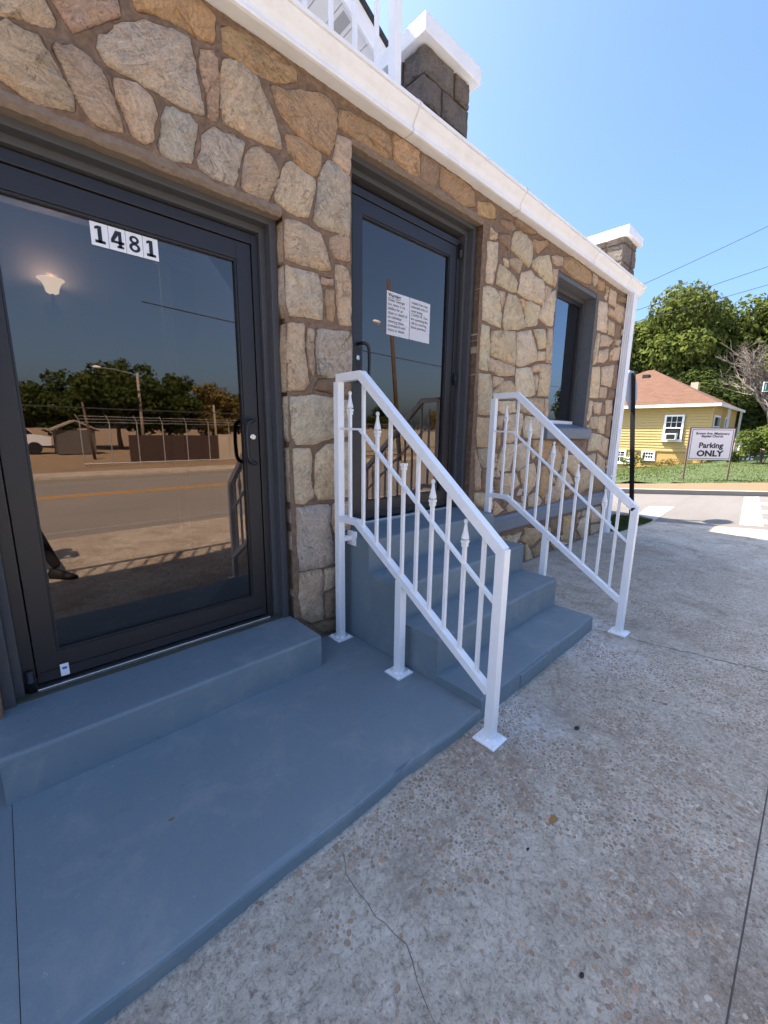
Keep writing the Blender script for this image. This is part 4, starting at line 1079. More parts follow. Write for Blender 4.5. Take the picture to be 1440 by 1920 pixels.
# ------------------------------------------------------------------ house number tiles, notices
YG = .163
DX = [.420, .490, .560, .632, .701]
DIG = ['1', '4', '8', '1']
LBL = ['white tile with a black one, leftmost tile of the house number', 'white tile with a black four, second tile of the house number', 'white tile with a black eight, third tile of the house number', 'white tile with a black one, rightmost tile of the house number']
for i in range(4):
    a, b = DX[i] + .001, DX[i + 1] - .001; cx = (a + b) / 2
    t = thing('number_tile', (cx, YG, 2.323), LBL[i], 'number tile', 'house number tiles on the door glass')
    z0, z1 = 2.324, 2.422
    obj('tile', MB().box(a, b, YG - .002, YG + .0015, z0, z1), 'tile_white', t)
    yt = YG - .0035; m = MB(); q0, q1 = z0 + .013, z1 - .013
    if DIG[i] == '1':
        m.box(cx - .007, cx + .009, yt, yt + .001, q0, q1).box(cx - .019, cx + .021, yt, yt + .001, q0, q0 + .012)
        m.prism([(cx - .007, q1), (cx - .018, q1 - .006), (cx - .018, q1 - .017), (cx - .007, q1 - .013)], 'y', yt, yt + .001)
    elif DIG[i] == '4':
        m.box(cx + .004, cx + .018, yt, yt + .001, q0, q1).box(cx - .026, cx + .027, yt, yt + .001, q0 + .018, q0 + .029).box(cx - .003, cx + .025, yt, yt + .001, q0, q0 + .009)
        m.prism([(cx + .004, q1), (cx - .006, q1), (cx - .026, q0 + .032), (cx - .026, q0 + .022), (cx - .012, q0 + .029), (cx + .004, q1 - .018)], 'y', yt, yt + .001)
    else:
        def ringo(czz, rx, rz, w):
            n = 20; A = [(cx + rx * math.cos(6.283 * k / n), czz + rz * math.sin(6.283 * k / n)) for k in range(n)]; B_ = [(cx + (rx - w) * math.cos(6.283 * k / n), czz + (rz - w * .85) * math.sin(6.283 * k / n)) for k in range(n)]
            m.add([(p[0], yt, p[1]) for p in A + B_], [(k, (k + 1) % n, n + (k + 1) % n, n + k) for k in range(n)])
        hgt_ = q1 - q0
        ringo(q1 - hgt_ * .245, .0205, hgt_ * .245, .0115); ringo(q0 + hgt_ * .285, .0235, hgt_ * .285, .0125)
    obj('digit', m, 'digit_black', t)
def on_wall(vs, x, y, z, sx=1): return [(x + v[0] * sx, y, z + v[1]) for v in vs]
SH = [(2.272, 2.520, 'left half of the white printed notice on the upper door glass', 'Warning:', "Under Georgia\nlaw, there is no\nliability for an\ninjury or death of\nan individual\nentering these\npremises if such\ninjury or death", 2.482),
      (2.526, 2.766, 'right half of the white printed notice on the upper door glass', None, "results from the\ninherent risks of\ncontracting\nCOVID-19. You\nare assuming the\nrisk by entering\nthese premises.", 2.505)]
for (a, b, lab, head, body, zt) in SH:
    t = thing('notice_sheet', (a, YG, 2.233), lab, 'notice', 'printed notice sheets on the door glass')
    obj('sheet', MB().box(a, b, YG - .001, YG + .0012, 2.233, 2.543), 'paper', t)
    m = MB(); yt = YG - .0022
    if head:
        v, f = text_mesh(head, .037, .0008); m.add(on_wall(v, a + .014, yt, 2.506, 1.0), f)
        m.add([(a + .014, yt, 2.497), (a + .014, yt, 2.4995), (a + .145, yt, 2.4995), (a + .145, yt, 2.497)], [(0, 1, 2, 3)])
        v, f = text_mesh(body, .0305, .0001, space=.99); m.add(on_wall(v, a + .012, yt, 2.474, .97), f)
    else:
        v, f = text_mesh(body, .0305, .0001, space=.99); m.add(on_wall(v, a + .012, yt, 2.503, .97), f)
    obj('lettering', m, 'text_black', t)

# ------------------------------------------------------------------ signs at the corner
ss = thing('stop_sign', (8.54, .06, 0), 'back of an octagonal stop sign on a dark post beyond the downspout', 'sign')
obj('post', MB().box(8.555, 8.60, .035, .085, -.05, 2.62).box(8.548, 8.555, .02, .10, -.05, 2.62), 'frame_black', ss)
oc = []
for k in range(8):
    a = rad(22.5 + 45 * k); oc.append((8.577 + .34 * math.cos(a), 2.31 + .38 * math.sin(a)))
obj('panel', MB().prism(oc, 'y', .088, .093), 'sign_back', ss)
obj('bolt', MB().lathe([(.012, 0), (.012, -.006), (.004, -.01)], (8.577, .033, 2.5), 8, 'y'), 'galvanised', ss)

ss.rotation_euler = (rad(-6.0), 0, 0)
# church parking sign
A = Vector((17.21, .97)); Bp = Vector((18.28, -.03)); u = (Bp - A).normalized(); nrm = Vector((u.y, -u.x)); W_ = (Bp - A).length
if nrm.dot(Vector((0, -2.27)) - A) < 0: nrm = -nrm
ps = thing('parking_sign', (A.x, A.y, 0), 'white church parking sign on two thin brown posts in the lawn', 'sign')
def sp(a, d, z): p = A + u * a + nrm * d; return (p.x, p.y, z)
def sbox(m, a0, a1, d0, d1, z0, z1):
    return m.add([sp(a0, d0, z0), sp(a1, d0, z0), sp(a1, d1, z0), sp(a0, d1, z0), sp(a0, d0, z1), sp(a1, d0, z1), sp(a1, d1, z1), sp(a0, d1, z1)], [(0, 3, 2, 1), (4, 5, 6, 7), (0, 1, 5, 4), (1, 2, 6, 5), (2, 3, 7, 6), (3, 0, 4, 7)])
Z0, Z1 = .69, 1.745
for a in (-.03, W_ + .03): obj('post', sbox(MB(), a - .018, a + .018, -.03, .006, ground_z(A.x, A.y) - .1, Z1 + .03), 'sign_post_brown', ps)
pnl = obj('panel', sbox(MB(), 0, W_, -.01, .012, Z0, Z1), 'sign_face', ps)
fr_ = MB(); e = .035
for (a0, a1, z0, z1) in ((e, W_ - e, Z0 + e, Z0 + e + .016), (e, W_ - e, Z1 - e - .016, Z1 - e), (e, e + .016, Z0 + e + .017, Z1 - e - .017), (W_ - e - .016, W_ - e, Z0 + e + .017, Z1 - e - .017)): sbox(fr_, a0, a1, .0125, .016, z0, z1)
obj('border', fr_, 'sign_black', pnl)
obj('frame', sbox(MB(), -.012, W_ + .012, -.02, .014, Z1 + .001, Z1 + .03), 'sign_post_brown', ps)
def sign_text(txt, size, zc, bold, wx):
    v, f = text_mesh(txt, size, bold, 'CENTER'); obj('lettering', MB().add([sp(W_ / 2 + q[0] * wx, .016, zc + q[1]) for q in v], f), 'sign_black', pnl)
sign_text('Brown Ave. Missionary', .105, 1.545, .003, 1.15); sign_text('Baptist Church', .105, 1.455, .003, 1.15)
sign_text('Parking', .25, 1.10, .008, 1.12); sign_text('ONLY', .27, .82, .011, 1.22)

# street name blade at the right edge
sg = thing('street_name_sign', (16.66, -.66, 0), 'green street name blade with white border at the right edge', 'sign')
obj('blade', MB().bbox(16.70, 17.6, -.68, -.66, 2.80, 3.08, .006), 'sign_face', sg)
obj('green_face', MB().box(16.72, 17.58, -.686, -.6805, 2.825, 3.055), 'sign_green', sg)
sg.rotation_euler = (0, 0, rad(-40))
obj('post', MB().tube([(17.56, -.67, 0), (17.56, -.67, 2.8)], .03, 8), 'galvanised', sg)
obj('letter_stroke', MB().box(16.75, 16.775, -.691, -.6865, 2.86, 3.02), 'sign_face', sg)

# ------------------------------------------------------------------ yellow house
HX = 31.0
hs = thing('yellow_house', (HX, 5, -1.2), 'yellow clapboard house with orange shingle hip roof across the side street', 'house')
HY0, HY1 = 2.66, 13.0; ZF = .55; ZE = 3.34
wl = obj('wall', MB().box(HX + .03, HX + 9, HY0 + .02, HY1, ZF, ZE), 'siding', hs)
nb = 16
for i in range(nb):
    z0 = ZF + (ZE - ZF) * i / nb; z1 = ZF + (ZE - ZF) * (i + 1) / nb
    obj('siding_board', MB().prism([(HX + .03, z0), (HX - .035, z0), (HX + .005, z1 + .012), (HX + .03, z1 + .012)], 'y', HY0, HY1), 'siding', wl)
obj('corner_board', MB().box(HX - .03, HX + .05, HY0 - .05, HY0 + .05, ZF, ZE), 'siding', wl)
obj('foundation', MB().box(HX + .02, HX + 9, HY0 + .04, HY1, -2.5, ZF), 'stucco', hs)
obj('skirt_board', MB().box(HX - .03, HX + .05, HY0, HY1, ZF - .06, ZF + .01), 'siding', hs)
for (px_, w_) in ((HX + 3.6, .07), (HX + 8.7, .07)): obj('porch_post', MB().box(px_ - w_, px_ + w_, HY0 - .32, HY0 - .20, ZF - .4, ZE - .05), 'white_paint', hs)
obj('porch_floor', MB().box(HX + 3.4, HX + 9, HY0 - .35, HY0 + .02, ZF - .5, ZF - .36), 'stucco', hs)
for (a0, a1) in ((HX + .7, HX + 2.6), (HX + 4.4, HX + 5.8)):
    w_ = obj('window', MB().box(a0, a1, HY0 - .03, HY0 + .019, 1.35, 2.75), 'white_paint', hs)
    obj('pane', MB().box(a0 + .14, a1 - .14, HY0 - .04, HY0 - .031, 1.48, 2.02).box(a0 + .14, a1 - .14, HY0 - .04, HY0 - .031, 2.09, 2.62), 'dark_pane', w_)
def house_window(x, y0, y1, z0, z1, rows, cols_, ac=False):
    w_ = obj('window', rect_frame_x(MB(), x - .05, x, y0, y1, z0, z1, .11), 'white_paint', hs)
    obj('pane', MB().box(x - .005, x + .04, y0 + .1, y1 - .1, z0 + .1, z1 - .1), 'dark_pane', w_)
    zm = (z0 + z1) / 2; mu = MB()
    mu.box(x - .035, x - .006, y0 + .1, y1 - .1, zm - .03, zm + .03)
    for c in range(1, cols_): yy = y0 + .1 + (y1 - y0 - .2) * c / cols_; mu.box(x - .030, x - .007, yy - .012, yy + .012, z0 + .1 if not ac else zm, z1 - .1)
    for r in range(1, rows):
        zz = zm + (z1 - .1 - zm) * r / rows; mu.box(x - .029, x - .008, y0 + .1, y1 - .1, zz - .012, zz + .012)
    obj('muntins', mu, 'white_paint', w_)
    obj('sill', MB().box(x - .09, x + .01, y0 - .05, y1 + .05, z0 - .06, z0), 'white_paint', w_)
    return w_
def rect_frame_x(mb, x0, x1, y0, y1, z0, z1, w):
    mb.box(x0, x1, y0, y0 + w, z0, z1); mb.box(x0, x1, y1 - w, y1, z0, z1); mb.box(x0 + .001, x1, y0 + w, y1 - w, z1 - w, z1); mb.box(x0 + .001, x1, y0 + w, y1 - w, z0, z0 + w); return mb
house_window(HX - .06, 3.98, 5.02, 1.16, 2.76, 2, 3, True)
ac = obj('air_conditioner', MB().bbox(HX - .48, HX - .04, 4.22, 4.78, 1.22, 1.62, .02), 'ac_white', hs)
obj('grille', MB().box(HX - .488, HX - .479, 4.28, 4.72, 1.28, 1.56), 'frame_black', ac)
house_window(HX + .01, 5.30, 6.08, -.08, .50, 1, 4); house_window(HX + .01, 6.98, 7.7, -.40, .49, 2, 2)
obj('shutter', MB().box(HX - .04, HX + .01, 6.6, 6.92, -.42, .10), 'white_paint', hs)
# hip roof with shingle rows
ov = .42; e0 = Vector((HX - ov, HY0 - .36, ZE)); e1 = Vector((HX + 9 + ov, HY0 - .36, ZE)); e2 = Vector((HX + 9 + ov, HY1 + ov, ZE)); e3 = Vector((HX - ov, HY1 + ov, ZE))
r0 = Vector((HX + 4.5, 7.2, 6.15)); r1 = Vector((HX + 4.5, 7.6, 6.15))
roof = bpy.data.meshes.new('roof'); hb = BASE[hs.name]
fv = [e0, e1, e2, e3, r0, r1]
roof.from_pydata([tuple(p - hb) for p in fv], [], [(3, 0, 4, 5), (0, 1, 4), (1, 2, 5, 4), (2, 3, 5)])
uv = roof.uv_layers.new(name='UVMap')
for p in roof.polygons:
    a = roof.vertices[p.vertices[0]].co; b = roof.vertices[p.vertices[1]].co; ux = (b - a).normalized(); nn = p.normal; vy = nn.cross(ux)
    for li, vi in zip(p.loop_indices, p.vertices): q = roof.vertices[vi].co - a; uv.data[li].uv = (q.dot(ux), q.dot(vy))
roof.materials.append(MATS['shingle']); ro = bpy.data.objects.new('roof', roof); link(ro, hs)
fm = MB(); fm.box(e0.x, e2.x, e0.y, e3.y, ZE - .03, ZE - .005); obj('soffit', fm, 'white_paint', hs)
fm = MB(); fm.box(e0.x - .03, e0.x, e0.y - .03, e3.y, ZE - .14, ZE + .03); fm.box(e0.x, e1.x, e0.y - .03, e0.y, ZE - .14, ZE + .03); obj('fascia', fm, 'white_paint', hs)
obj('roof_vent', MB().box(HX + 3.3, HX + 3.7, 7.15, 7.55, 5.45, 5.72), 'frame_dark', ro)
obj('chimney', MB().box(HX + 6.0, HX + 6.5, 4.7, 5.15, 4.2, 5.25), 'block_wall', ro)

# ------------------------------------------------------------------ vegetation
def crown_mesh(name, blobs, n, leaf, seed, mat):
    """leaf-sized faces spread through overlapping clumps"""
    r_ = np.random.RandomState(seed); V = []
    wts = np.array([b[3] ** 2 for b in blobs]); wts = wts / wts.sum()
    pick = r_.choice(len(blobs), n, p=wts)
    B_ = np.array([b[:3] for b in blobs])[pick]; Rr = np.array([b[3] for b in blobs])[pick]
    d = r_.normal(size=(n, 3)); d /= np.linalg.norm(d, axis=1)[:, None]
    rr = Rr * (0.30 + .75 * r_.rand(n) ** .5)
    c = B_ + d * rr[:, None] * np.array([1, 1, .85])
    nrm_ = d + r_.normal(size=(n, 3)) * .7 + np.array([0, 0, .5]); nrm_ /= np.linalg.norm(nrm_, axis=1)[:, None]
    t = np.cross(nrm_, r_.normal(size=(n, 3))); t /= np.linalg.norm(t, axis=1)[:, None]; b = np.cross(nrm_, t)
    s = leaf * (.55 + .9 * r_.rand(n))[:, None]
    vs = np.stack([c - t * s, c + b * s * .55 - t * s * .1, c + t * s, c - b * s * .55 + t * s * .1], 1).reshape(-1, 3)
    me = bpy.data.meshes.new(name); me.vertices.add(4 * n); me.vertices.foreach_set('co', vs.ravel().astype('f'))
    me.loops.add(4 * n); me.loops.foreach_set('vertex_index', np.arange(4 * n, dtype='i')); me.polygons.add(n); me.polygons.foreach_set('loop_start', np.arange(0, 4 * n, 4, dtype='i')); me.polygons.foreach_set('loop_total', np.full(n, 4, 'i'))
    me.update(calc_edges=True); me.materials.append(MATS[mat]); return me
def tree_blobs(h, rx, seed, lo=.28, k=46, rmin=.10, rmax=.17):
    r_ = random.Random(seed); out = []; zc = h * (1 + lo) / 2; hz = h * (1 - lo) / 2
    for i in range(k):
        d = Vector((r_.gauss(0, 1), r_.gauss(0, 1), r_.gauss(0, 1))).normalized(); q = r_.random() ** .4
        rad_ = h * r_.uniform(rmin, rmax); sx = max(.2, rx - rad_ * .9); sz = max(.2, hz - rad_ * .8)
        out.append((d.x * q * sx, d.y * q * sx, zc + d.z * q * sz, rad_))
    return out
def trunk_mb(h, r, blobs, seed):
    r_ = random.Random(seed); m = MB()
    pts = [(0, 0, -.3)]; x = y = 0
    for i in range(1, 6): x += r_.uniform(-.03, .03) * h; y += r_.uniform(-.03, .03) * h; pts.append((x * .6, y * .6, h * .78 * i / 5))
    m.tube(pts, [r * (1.25 if i == 0 else 1 - .16 * i) for i in range(6)], 9)
    for b in blobs[::2]:
        z0 = max(h * .22, min(h * .7, b[2] - h * .18)); f = z0 / (h * .78) * 5; i = int(min(4, f)); p = Vector(pts[i]).lerp(Vector(pts[i + 1]), f - i)
        q = Vector(b[:3]); mid_ = p.lerp(q, .5) + Vector((0, 0, h * .03))
        m.tube([p, mid_, q], [r * .34, r * .22, r * .07], 6)
    return m
TREES = {}
def tree(kind, loc, sc, rot, label, group, h=10, rx=4, n=9000, leaf=.20, mat='leaf', seed=1, lo=.28, rtr=.22):
    if kind not in TREES:
        bl = tree_blobs(h, rx, seed, lo)
        TREES[kind] = (crown_mesh('crown', bl, n, leaf, seed, mat), mesh_of('trunk', trunk_mb(h, rtr, bl, seed), 'bark', smooth=True))
    t = thing('broadleaf_tree', loc, label, 'tree', group); t.rotation_euler = (0, 0, rot); t.scale = sc if isinstance(sc, tuple) else (sc, sc, sc)
    for nm, me in (('crown', TREES[kind][0]), ('trunk', TREES[kind][1])): o = bpy.data.objects.new(nm, me); link(o, t)
    return t
big = dict(h=14, rx=6.2, n=46000, leaf=.185, mat='leaf', seed=4, lo=.12, rtr=.32); big2 = dict(h=14, rx=6.0, n=46000, leaf=.185, mat='leaf_dark', seed=9, lo=.08, rtr=.3)
GR = 'tall trees behind the yellow house'
tree('a', (49.5, 9.0, -1.5), (1.10, 1.10, 1.27), .4, 'tallest broad green tree directly behind the yellow house roof', GR, **big)
tree('b', (46.5, 14.2, -2), (1.05, 1.05, 1.10), 2.0, 'green tree behind the yellow house, beside the white downspout', GR, **big2)
tree('a', (55, 2.6, -1), (1.15, 1.15, 1.18), 3.2, 'green tree right of the tallest one, behind the bare tree', GR, **big)
tree('b', (54, 6.5, -1), (1.15, 1.1, .92), 4.1, 'darker lower tree filling the gap above the house chimney', GR, **big2)
tree('b', (45, 6.0, -1), (.8, .8, .62), 1.1, 'low dark tree just behind the house roof', GR, **big2)
tree('a', (60, -6.0, -1), (1.1, 1.1, 1.1), 5.0, 'green tree at the far right behind the street sign', GR, **big)
tree('b', (46, 24, -3), (1.2, 1.2, 1.15), .3, 'green tree hidden behind the end of the stone building', GR, **big2)
tree('a', (64, -20, -1), (1.2, 1.2, .9), 2.5, 'distant green tree beyond the main road end', GR, **big)
def bare_tree(loc, h, seed, label):
    r_ = random.Random(seed); t = thing('bare_tree', loc, label, 'tree'); m = MB(); tw = MB()
    def grow(p, d, L, r, lev):
        pts = [p]; q = p; n = 4
        for i in range(n):
            d = (d + Vector((r_.uniform(-.25, .25), r_.uniform(-.25, .25), r_.uniform(-.12, .2)))).normalized(); q = q + d * L / n; pts.append(q)
        (m if lev < 2 else tw).tube(pts, [r * (1 - .45 * i / n) for i in range(n + 1)], 6 if lev < 2 else 3)
        if lev >= 5: return
        for i in range(4 if lev < 4 else 3):
            a = pts[r_.randint(2 if lev else 2, n)]; nd = (d + Vector((r_.uniform(-1, 1), r_.uniform(-1, 1), r_.uniform(-.35, .7))) * .95).normalized()
            grow(a, nd, L * r_.uniform(.55, .8), max(.007, r * .55), lev + 1)
    grow(Vector((loc[0], loc[1], loc[2] - .2)), Vector((0, 0, 1)), h * .30, h * .016, 0)
    obj('trunk', m, 'grey_branch', t, True); obj('twigs', tw, 'grey_branch', t)
bare_tree((37.5, -.2, -.2), 11.5, 3, 'leafless grey tree with fine twigs right of the yellow house')
def shrub(name, loc, r, h, n, leaf, mat, seed, label, group=None):
    r_ = random.Random(seed); bl = [(r_.uniform(-.6, .6) * r, r_.uniform(-.6, .6) * r, h * r_.uniform(.25, .8), r * r_.uniform(.35, .6)) for _ in range(9)]
    t = thing(name, loc, label, 'shrub', group); o = bpy.data.objects.new('foliage', crown_mesh('foliage', bl, n, leaf, seed, mat)); link(o, t)
    st_ = MB()
    for b in bl[:6]: st_.tube([(loc[0], loc[1], loc[2] - .1), (loc[0] + b[0] * .5, loc[1] + b[1] * .5, loc[2] + b[2] * .6), (loc[0] + b[0], loc[1] + b[1], loc[2] + b[2])], [.03, .02, .01], 5)
    obj('stems', st_, 'bark', t)
SG = 'shrubs around the yellow house'
shrub('shrub', (27.6, -.1, .15), 1.15, 2.1, 3600, .075, 'leaf', 2, 'rounded bright green shrub at the right edge of the lawn', SG)
shrub('shrub', (30.2, 6.3, -.85), .75, 1.3, 260, .09, 'leaf', 3, 'sparse yellow green shrub by the basement window', SG)
shrub('shrub', (30.3, 2.7, -.12), .45, .9, 160, .08, 'leaf_brown', 5, 'thin reddish sapling behind the left post of the parking sign', SG)
shrub('shrub', (30.2, 1.2, .0), .6, .8, 500, .07, 'leaf_dark', 6, 'low dark shrub at the corner of the house porch', SG)
shrub('shrub', (30.4, 4.4, -.4), .8, .35, 420, .06, 'leaf_brown', 8, 'low dry weeds along the house foundation', SG)
shrub('shrub', (33.5, -.8, .1), 1.3, 2.2, 2200, .10, 'leaf_dark', 9, 'dark evergreen shrub below the bare tree', SG)
# white garden fence right of the house
wf = thing('picket_fence', (33, .2, .1), 'white picket fence between the parking sign and the round shrub', 'fence')
for i in range(7): y = 1.95 - i * .2; obj('picket', MB().box(32.98, 33.02, y - .055, y + .055, .1, 1.45 + .25 * (i % 3 == 0)), 'white_paint', wf)
for z in (.55, 1.15): obj('rail', MB().box(33.021, 33.06, 0.6, 2.1, z, z + .08), 'white_paint', wf)

# overhead wires
def wire(name, p, q, sag, r, label):
    P = []; p = Vector(p); q = Vector(q)
    for i in range(25):
        t = i / 24; v = p.lerp(q, t); v.z -= sag * 4 * t * (1 - t); P.append(v)
    tag(obj(name, MB().tube(P, r, 5), 'wire', None), label, 'wire', 'overhead wires beyond the building')
wire('overhead_wire', (36, -5.5, 16.6), (20.5, 8.0, 6.7), .25, .014, 'highest overhead wire, crossing the sky above the trees')
wire('overhead_wire', (37.4, -6.2, 13.9), (19.5, 8.8, 5.75), .25, .014, 'middle overhead wire, brushing the tree tops')
wire('overhead_wire', (37.2, -6.2, 12.4), (19.5, 8.8, 5.50), .25, .014, 'lowest overhead wire, crossing the tree crowns')

# ------------------------------------------------------------------ far side of the main road (seen in the glass)
struct('far_sidewalk', MB().box(-150, 160, -14.6, -12.9, -.06, .03), 'concrete')
struct('far_kerb', MB().box(-150, 160, -12.10, -11.95, -.06, .06), 'kerb')
def upole(loc, h, r, lean, mat, label, lamp=None):
    t = thing('utility_pole', loc, label, 'pole', 'poles across the main road'); x, y, z = loc
    obj('shaft', MB().tube([(x, y, z - .3), (x + lean[0] * h, y + lean[1] * h, z + h)], [r * 1.15, r * .8], 10), mat, t, True)
    if lamp:
        lx, lz, L = lamp; tx = x + lean[0] * h * .95
        arm = obj('lamp_arm', MB().tube([(tx, y, z + lz - .15), (tx + lx * L * .5, y + .2, z + lz + .05), (tx + lx * L, y + .4, z + lz + .08)], .025, 6), 'galvanised', t)
        obj('lamp_head', MB().lathe([(.01, 0), (.07, .05), (.09, .25), (.06, .42), (.01, .46)], (tx + lx * (L - .05), y + .4, z + lz + .08), 10, 'x'), 'white_metal', t, True)
    return t
upole((7.4, -30.0, 0), 5.15, .10, (.0, 0), 'pole_grey', 'tall grey pole with a street lamp arm, reflected in the 1481 door', (-1, 5.2, 2.6))
upole((15.3, -12.6, 0), 8.5, .105, (-.12, 0), 'pole_wood', 'leaning brown wooden pole reflected in the upper door glass', (-1, 6.3, 1.4))
upole((10.2, -24.0, 0), 3.0, .07, (-.03, 0), 'pole_grey', 'short grey pole reflected right of the tall lamp pole')
upole((3.4, -22.0, 0), 2.7, .06, (-.10, 0), 'pole_wood', 'thin leaning post reflected near the left side of the 1481 door')
def wires_x(y, z, x0, x1, label): wire('overhead_wire', (x0, y, z), (x1, y, z), .35, .02, label)
wires_x(-16, 2.55, -14, 24, 'cable along the far pavement, reflected across the 1481 door')
wires_x(-13.5, 5.6, 4, 44, 'cable above the main road, reflected in the upper door glass')
# chain link fence posts with angled barbed arms
cf = thing('chain_link_fence', (2, -17.6, 0), 'tall wire fence with bent barbed tops across the main road', 'fence')
for i in range(24):
    x = 2.4 + i * .62 * 1.6
    obj('post', MB().tube([(x, -17.6, -.1), (x, -17.6, 1.75), (x - .12, -17.5, 2.0)], .022, 6), 'galvanised', cf)
for z in (.06, 1.72, 1.84, 1.95): obj('strand', MB().tube([(2.4, -17.6, z), (25.3, -17.6, z)], .008 if z > .1 else .03, 4), 'galvanised', cf)
tag(obj('boundary_wall', MB().box(8.3, 17.2, -19.0, -18.85, 0, 1.25), 'block_wall', at=(12, -18.9, 0)), 'pale concrete boundary wall behind the wire fence across the road', 'wall')
tag(obj('plank_wall', MB().box(4.3, 8.28, -19.0, -18.9, 0, 1.2), 'rust_red', at=(6, -19, 0)), 'dark brown plank wall behind the wire fence across the road', 'wall')
bf = thing('board_fence', (22, -17.3, 0), 'weathered grey board fence reflected in the upper door glass', 'fence')
for i in range(90): x = 16.2 + i * .155; obj('board', MB().box(x, x + .145, -17.32, -17.3, 0, 1.62 + .02 * ((i * 7) % 5)), 'board_grey', bf)
for z in (.4, 1.3): obj('rail', MB().box(16.2, 30.2, -17.36, -17.321, z, z + .09), 'board_grey', bf)
sh = thing('shed', (3.2, -28, -.2), 'small pale shed with pitched roof beyond the lot across the road', 'shed')
obj('wall', MB().box(2.4, 4.2, -29, -27, 0, 1.35), 'shed_wall', sh); obj('roof', MB().prism([(2.15, 1.3), (3.3, 1.85), (4.45, 1.3), (4.45, 1.38), (3.3, 1.94), (2.15, 1.38)], 'y', -29.2, -26.8), 'pole_grey', sh)
vn = thing('parked_van', (.4, -29, 0), 'white van parked far across the road, left edge of the 1481 door glass', 'van')
obj('body', MB().prism([(-1.8, .45), (2.2, .45), (2.25, .95), (1.5, 1.1), (.9, 1.75), (-1.7, 1.85), (-1.85, 1.6)], 'y', -30, -28.2), 'van_white', vn)
obj('windscreen', MB().prism([(1.45, 1.12), (.95, 1.66), (.3, 1.68), (.3, 1.12)], 'y', -28.195, -28.18), 'dark_pane', vn)
for x in (-1.1, 1.45): obj('wheel', MB().lathe([(.0, -.1), (.33, -.1), (.35, 0), (.33, .1), (.0, .1)], (x, -28.25, .33), 16, 'y'), 'rubber', vn)
FG = 'trees across the main road'
far_t = dict(h=7, rx=3.6, n=9000, leaf=.17, mat='leaf_dark', seed=14, lo=.08, rtr=.16); far_b = dict(h=7, rx=3.2, n=8000, leaf=.16, mat='leaf_brown', seed=17, lo=.10, rtr=.15)
for i, (k, x, y, s, lab) in enumerate((('c', 6.6, -33, 1.0, 'rounded green tree behind the lamp pole across the road'), ('c', 10.6, -35, .92, 'green tree right of the lamp pole across the road'), ('d', 14.2, -35, .86, 'brownish tree across the road near the door handle reflection'),
        ('c', 1.0, -40, .78, 'tree at the left side of the 1481 door reflection'), ('d', -3.5, -40, .9, 'brownish tree far left across the road'), ('c', 17.8, -38, .8, 'small green tree left of the board fence'), ('d', 22, -30, .55, 'low tree behind the board fence, left part'),
        ('c', 28, -34, .6, 'low tree behind the board fence, middle part'), ('c', 36, -36, .75, 'tree far down the road behind the board fence'), ('d', 45, -34, .8, 'brownish tree at the distant end of the board fence'), ('c', -9, -36, 1.0, 'green tree across the road left of the building'), ('c', 4.2, -38, .9, 'green tree behind the small shed'))):
    tree(k, (x, y, -.1), s, i * 1.3, lab, FG, **(far_t if k == 'c' else far_b))

# ------------------------------------------------------------------ the person taking the picture, just behind the camera
pe = thing('person', (-.12, -2.62, 0), 'person in dark clothes and black shoes holding up a phone, partly reflected in the door', 'person')
px, py = -.12, -2.66
SK = dict(pel=((px, py, .88), (.15, .12)), wa=((px, py + .0, 1.05), (.14, .11)), ch=((px, py, 1.28), (.165, .12)), nk=((px, py + .02, 1.46), (.065, .06)),
          hd=((px, py + .05, 1.58), (.085, .10)), ht=((px, py + .05, 1.70), (.07, .085)),
          hl=((px - .10, py, .82), (.095, .095)), kl_=((px - .14, py + .02, .46), (.062, .065)), al=((px - .15, py - .02, .10), (.042, .045)),
          hr=((px + .12, py + .02, .82), (.095, .095)), kr=((px + .27, py + .10, .46), (.062, .065)), ar=((px + .40, py + .13, .10), (.042, .045)),
          sl_=((px - .18, py, 1.37), (.06, .06)), el=((px - .20, py + .14, 1.18), (.045, .045)), wl_=((px - .05, py + .25, 1.40), (.032, .03)),
          sr=((px + .18, py, 1.37), (.06, .06)), er=((px + .24, py + .12, 1.18), (.045, .045)), wr=((px + .14, py + .25, 1.40), (.032, .03)))
EG = [('pel', 'wa'), ('wa', 'ch'), ('ch', 'nk'), ('nk', 'hd'), ('hd', 'ht'), ('pel', 'hl'), ('hl', 'kl_'), ('kl_', 'al'), ('pel', 'hr'), ('hr', 'kr'), ('kr', 'ar'), ('ch', 'sl_'), ('sl_', 'el'), ('el', 'wl_'), ('ch', 'sr'), ('sr', 'er'), ('er', 'wr')]
def skinned(name, nodes, edges, root, mat, parent, sub=2):
    ks = list(nodes); me = bpy.data.meshes.new(name); b = root_base(parent)
    me.from_pydata([tuple(Vector(nodes[k][0]) - b) for k in ks], [(ks.index(a), ks.index(c)) for a, c in edges], [])
    o = bpy.data.objects.new(name, me); link(o, parent)
    sm = o.modifiers.new('skin', 'SKIN'); sm.use_smooth_shade = True
    for i, k in enumerate(ks):
        sv = me.skin_vertices[0].data[i]; sv.radius = nodes[k][1]; sv.use_root = (k == root)
    ss_ = o.modifiers.new('sub', 'SUBSURF'); ss_.levels = sub; ss_.render_levels = sub
    me.materials.append(MATS[mat]); return o
skinned('body', SK, EG, 'pel', 'trousers', pe)
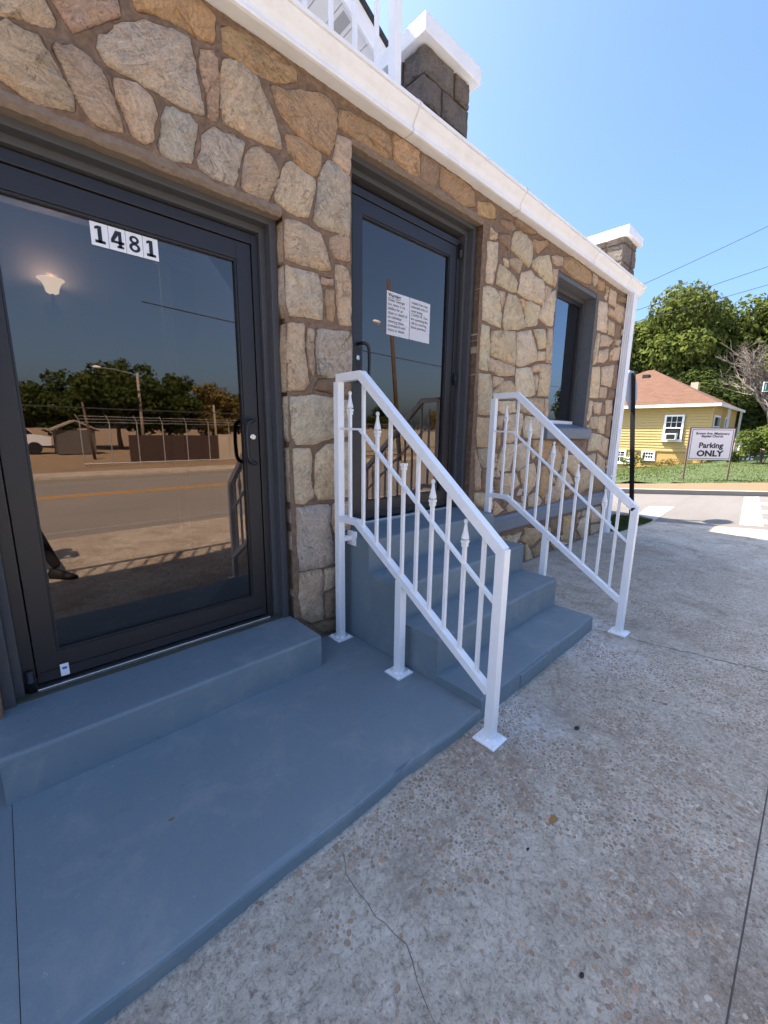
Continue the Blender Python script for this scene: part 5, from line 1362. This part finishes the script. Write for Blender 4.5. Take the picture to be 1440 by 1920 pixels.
def shoe(x, y, ang):
    m = MB(); ca, sa = math.cos(ang), math.sin(ang); rows = [(-.12, .035, .09), (-.08, .042, .12), (.0, .045, .095), (.08, .048, .065), (.14, .044, .05), (.18, .025, .035)]
    for (t, w, h) in rows:
        for (s_, z) in ((-1, .0), (-1.05, .025), (-.75, h), (.75, h), (1.05, .025), (1, .0)):
            u, v = s_ * w, t; m.v.append((x + u * ca - v * sa, y + u * sa + v * ca, z))
    for i in range(len(rows) - 1):
        for j in range(6): m.f.append((i * 6 + j, i * 6 + (j + 1) % 6, (i + 1) * 6 + (j + 1) % 6, (i + 1) * 6 + j))
    m.f += [tuple(range(6)), tuple(reversed(range(30, 36)))]
    o = obj('shoe', m, 'shoe', pe, True); s2 = o.modifiers.new('sub', 'SUBSURF'); s2.levels = 1; s2.render_levels = 1
shoe(px - .15, py + .0, .1); shoe(px + .41, py + .17, -.75)
hd = MB().lathe([(.001, -.12), (.05, -.105), (.072, -.05), (.086, .01), (.09, .06), (.075, .105), (.04, .13), (.001, .138)], (px, py + .055, 1.60), 16)
obj('head', hd, 'skin', pe, True)
obj('hair', MB().lathe([(.094, .02), (.098, .07), (.082, .115), (.045, .142), (.001, .15)], (px, py + .045, 1.60), 16), 'hair', pe, True)
fm = MB(); fm.lathe([(.001, -.03), (.014, -.018), (.012, 0), (.006, .03)], (px, py + .142, 1.59), 8)
for s_ in (-1, 1): fm.lathe([(.001, -.028), (.02, -.01), (.02, .012), (.001, .03)], (px + s_ * .088, py + .05, 1.60), 8)
obj('face_features', fm, 'skin', pe, True)
for s_, wx in ((-1, px - .05), (1, px + .14)):
    nodes = {'w': ((wx, py + .25, 1.40), (.026, .022)), 'p': ((wx - s_ * .015, py + .285, 1.45), (.034, .018))}
    ed = [('w', 'p')]
    for f in range(4):
        fx = wx - s_ * .015 + (f - 1.5) * .019
        nodes['a%d' % f] = ((fx, py + .30, 1.492), (.009, .009)); nodes['b%d' % f] = ((fx - s_ * .02, py + .30, 1.515 - .004 * abs(f - 1)), (.008, .008)); ed += [('p', 'a%d' % f), ('a%d' % f, 'b%d' % f)]
    nodes['t1'] = ((wx - s_ * .045, py + .275, 1.455), (.010, .010)); nodes['t2'] = ((wx - s_ * .068, py + .282, 1.475), (.009, .009)); ed += [('p', 't1'), ('t1', 't2')]
    skinned('hand', nodes, ed, 'w', 'skin', pe, 1)
ph = obj('phone', MB().bbox(px + .045 - .075, px + .045 + .075, py + .310, py + .318, 1.468, 1.545, .003), 'rubber', None, at=(px + .04, py + .315, 1.47)); tag(ph, 'dark phone held up in both hands by the person', 'phone')
# leaf litter on the landing
for i, (x, y, z, lab) in enumerate(((.30, -.80, .0625, 'small brown dry leaf lying on the blue landing'), (1.42, -1.75, .004, 'small tan leaf on the pavement in front of the railing'))):
    r_ = .009 if i == 0 else .022
    tag(obj('fallen_leaf', MB().add([(x + r_ * math.cos(a) * k, y + r_ * math.sin(a) * k * .6, z + .003 * (j % 2)) for j, (a, k) in enumerate(((0, 1.3), (.9, .8), (1.9, 1), (3.1, 1.4), (4.2, .8), (5.2, 1)))], [(0, 1, 2, 3, 4, 5)]), 'leaf_litter', at=(x, y, z)), lab, 'leaf')
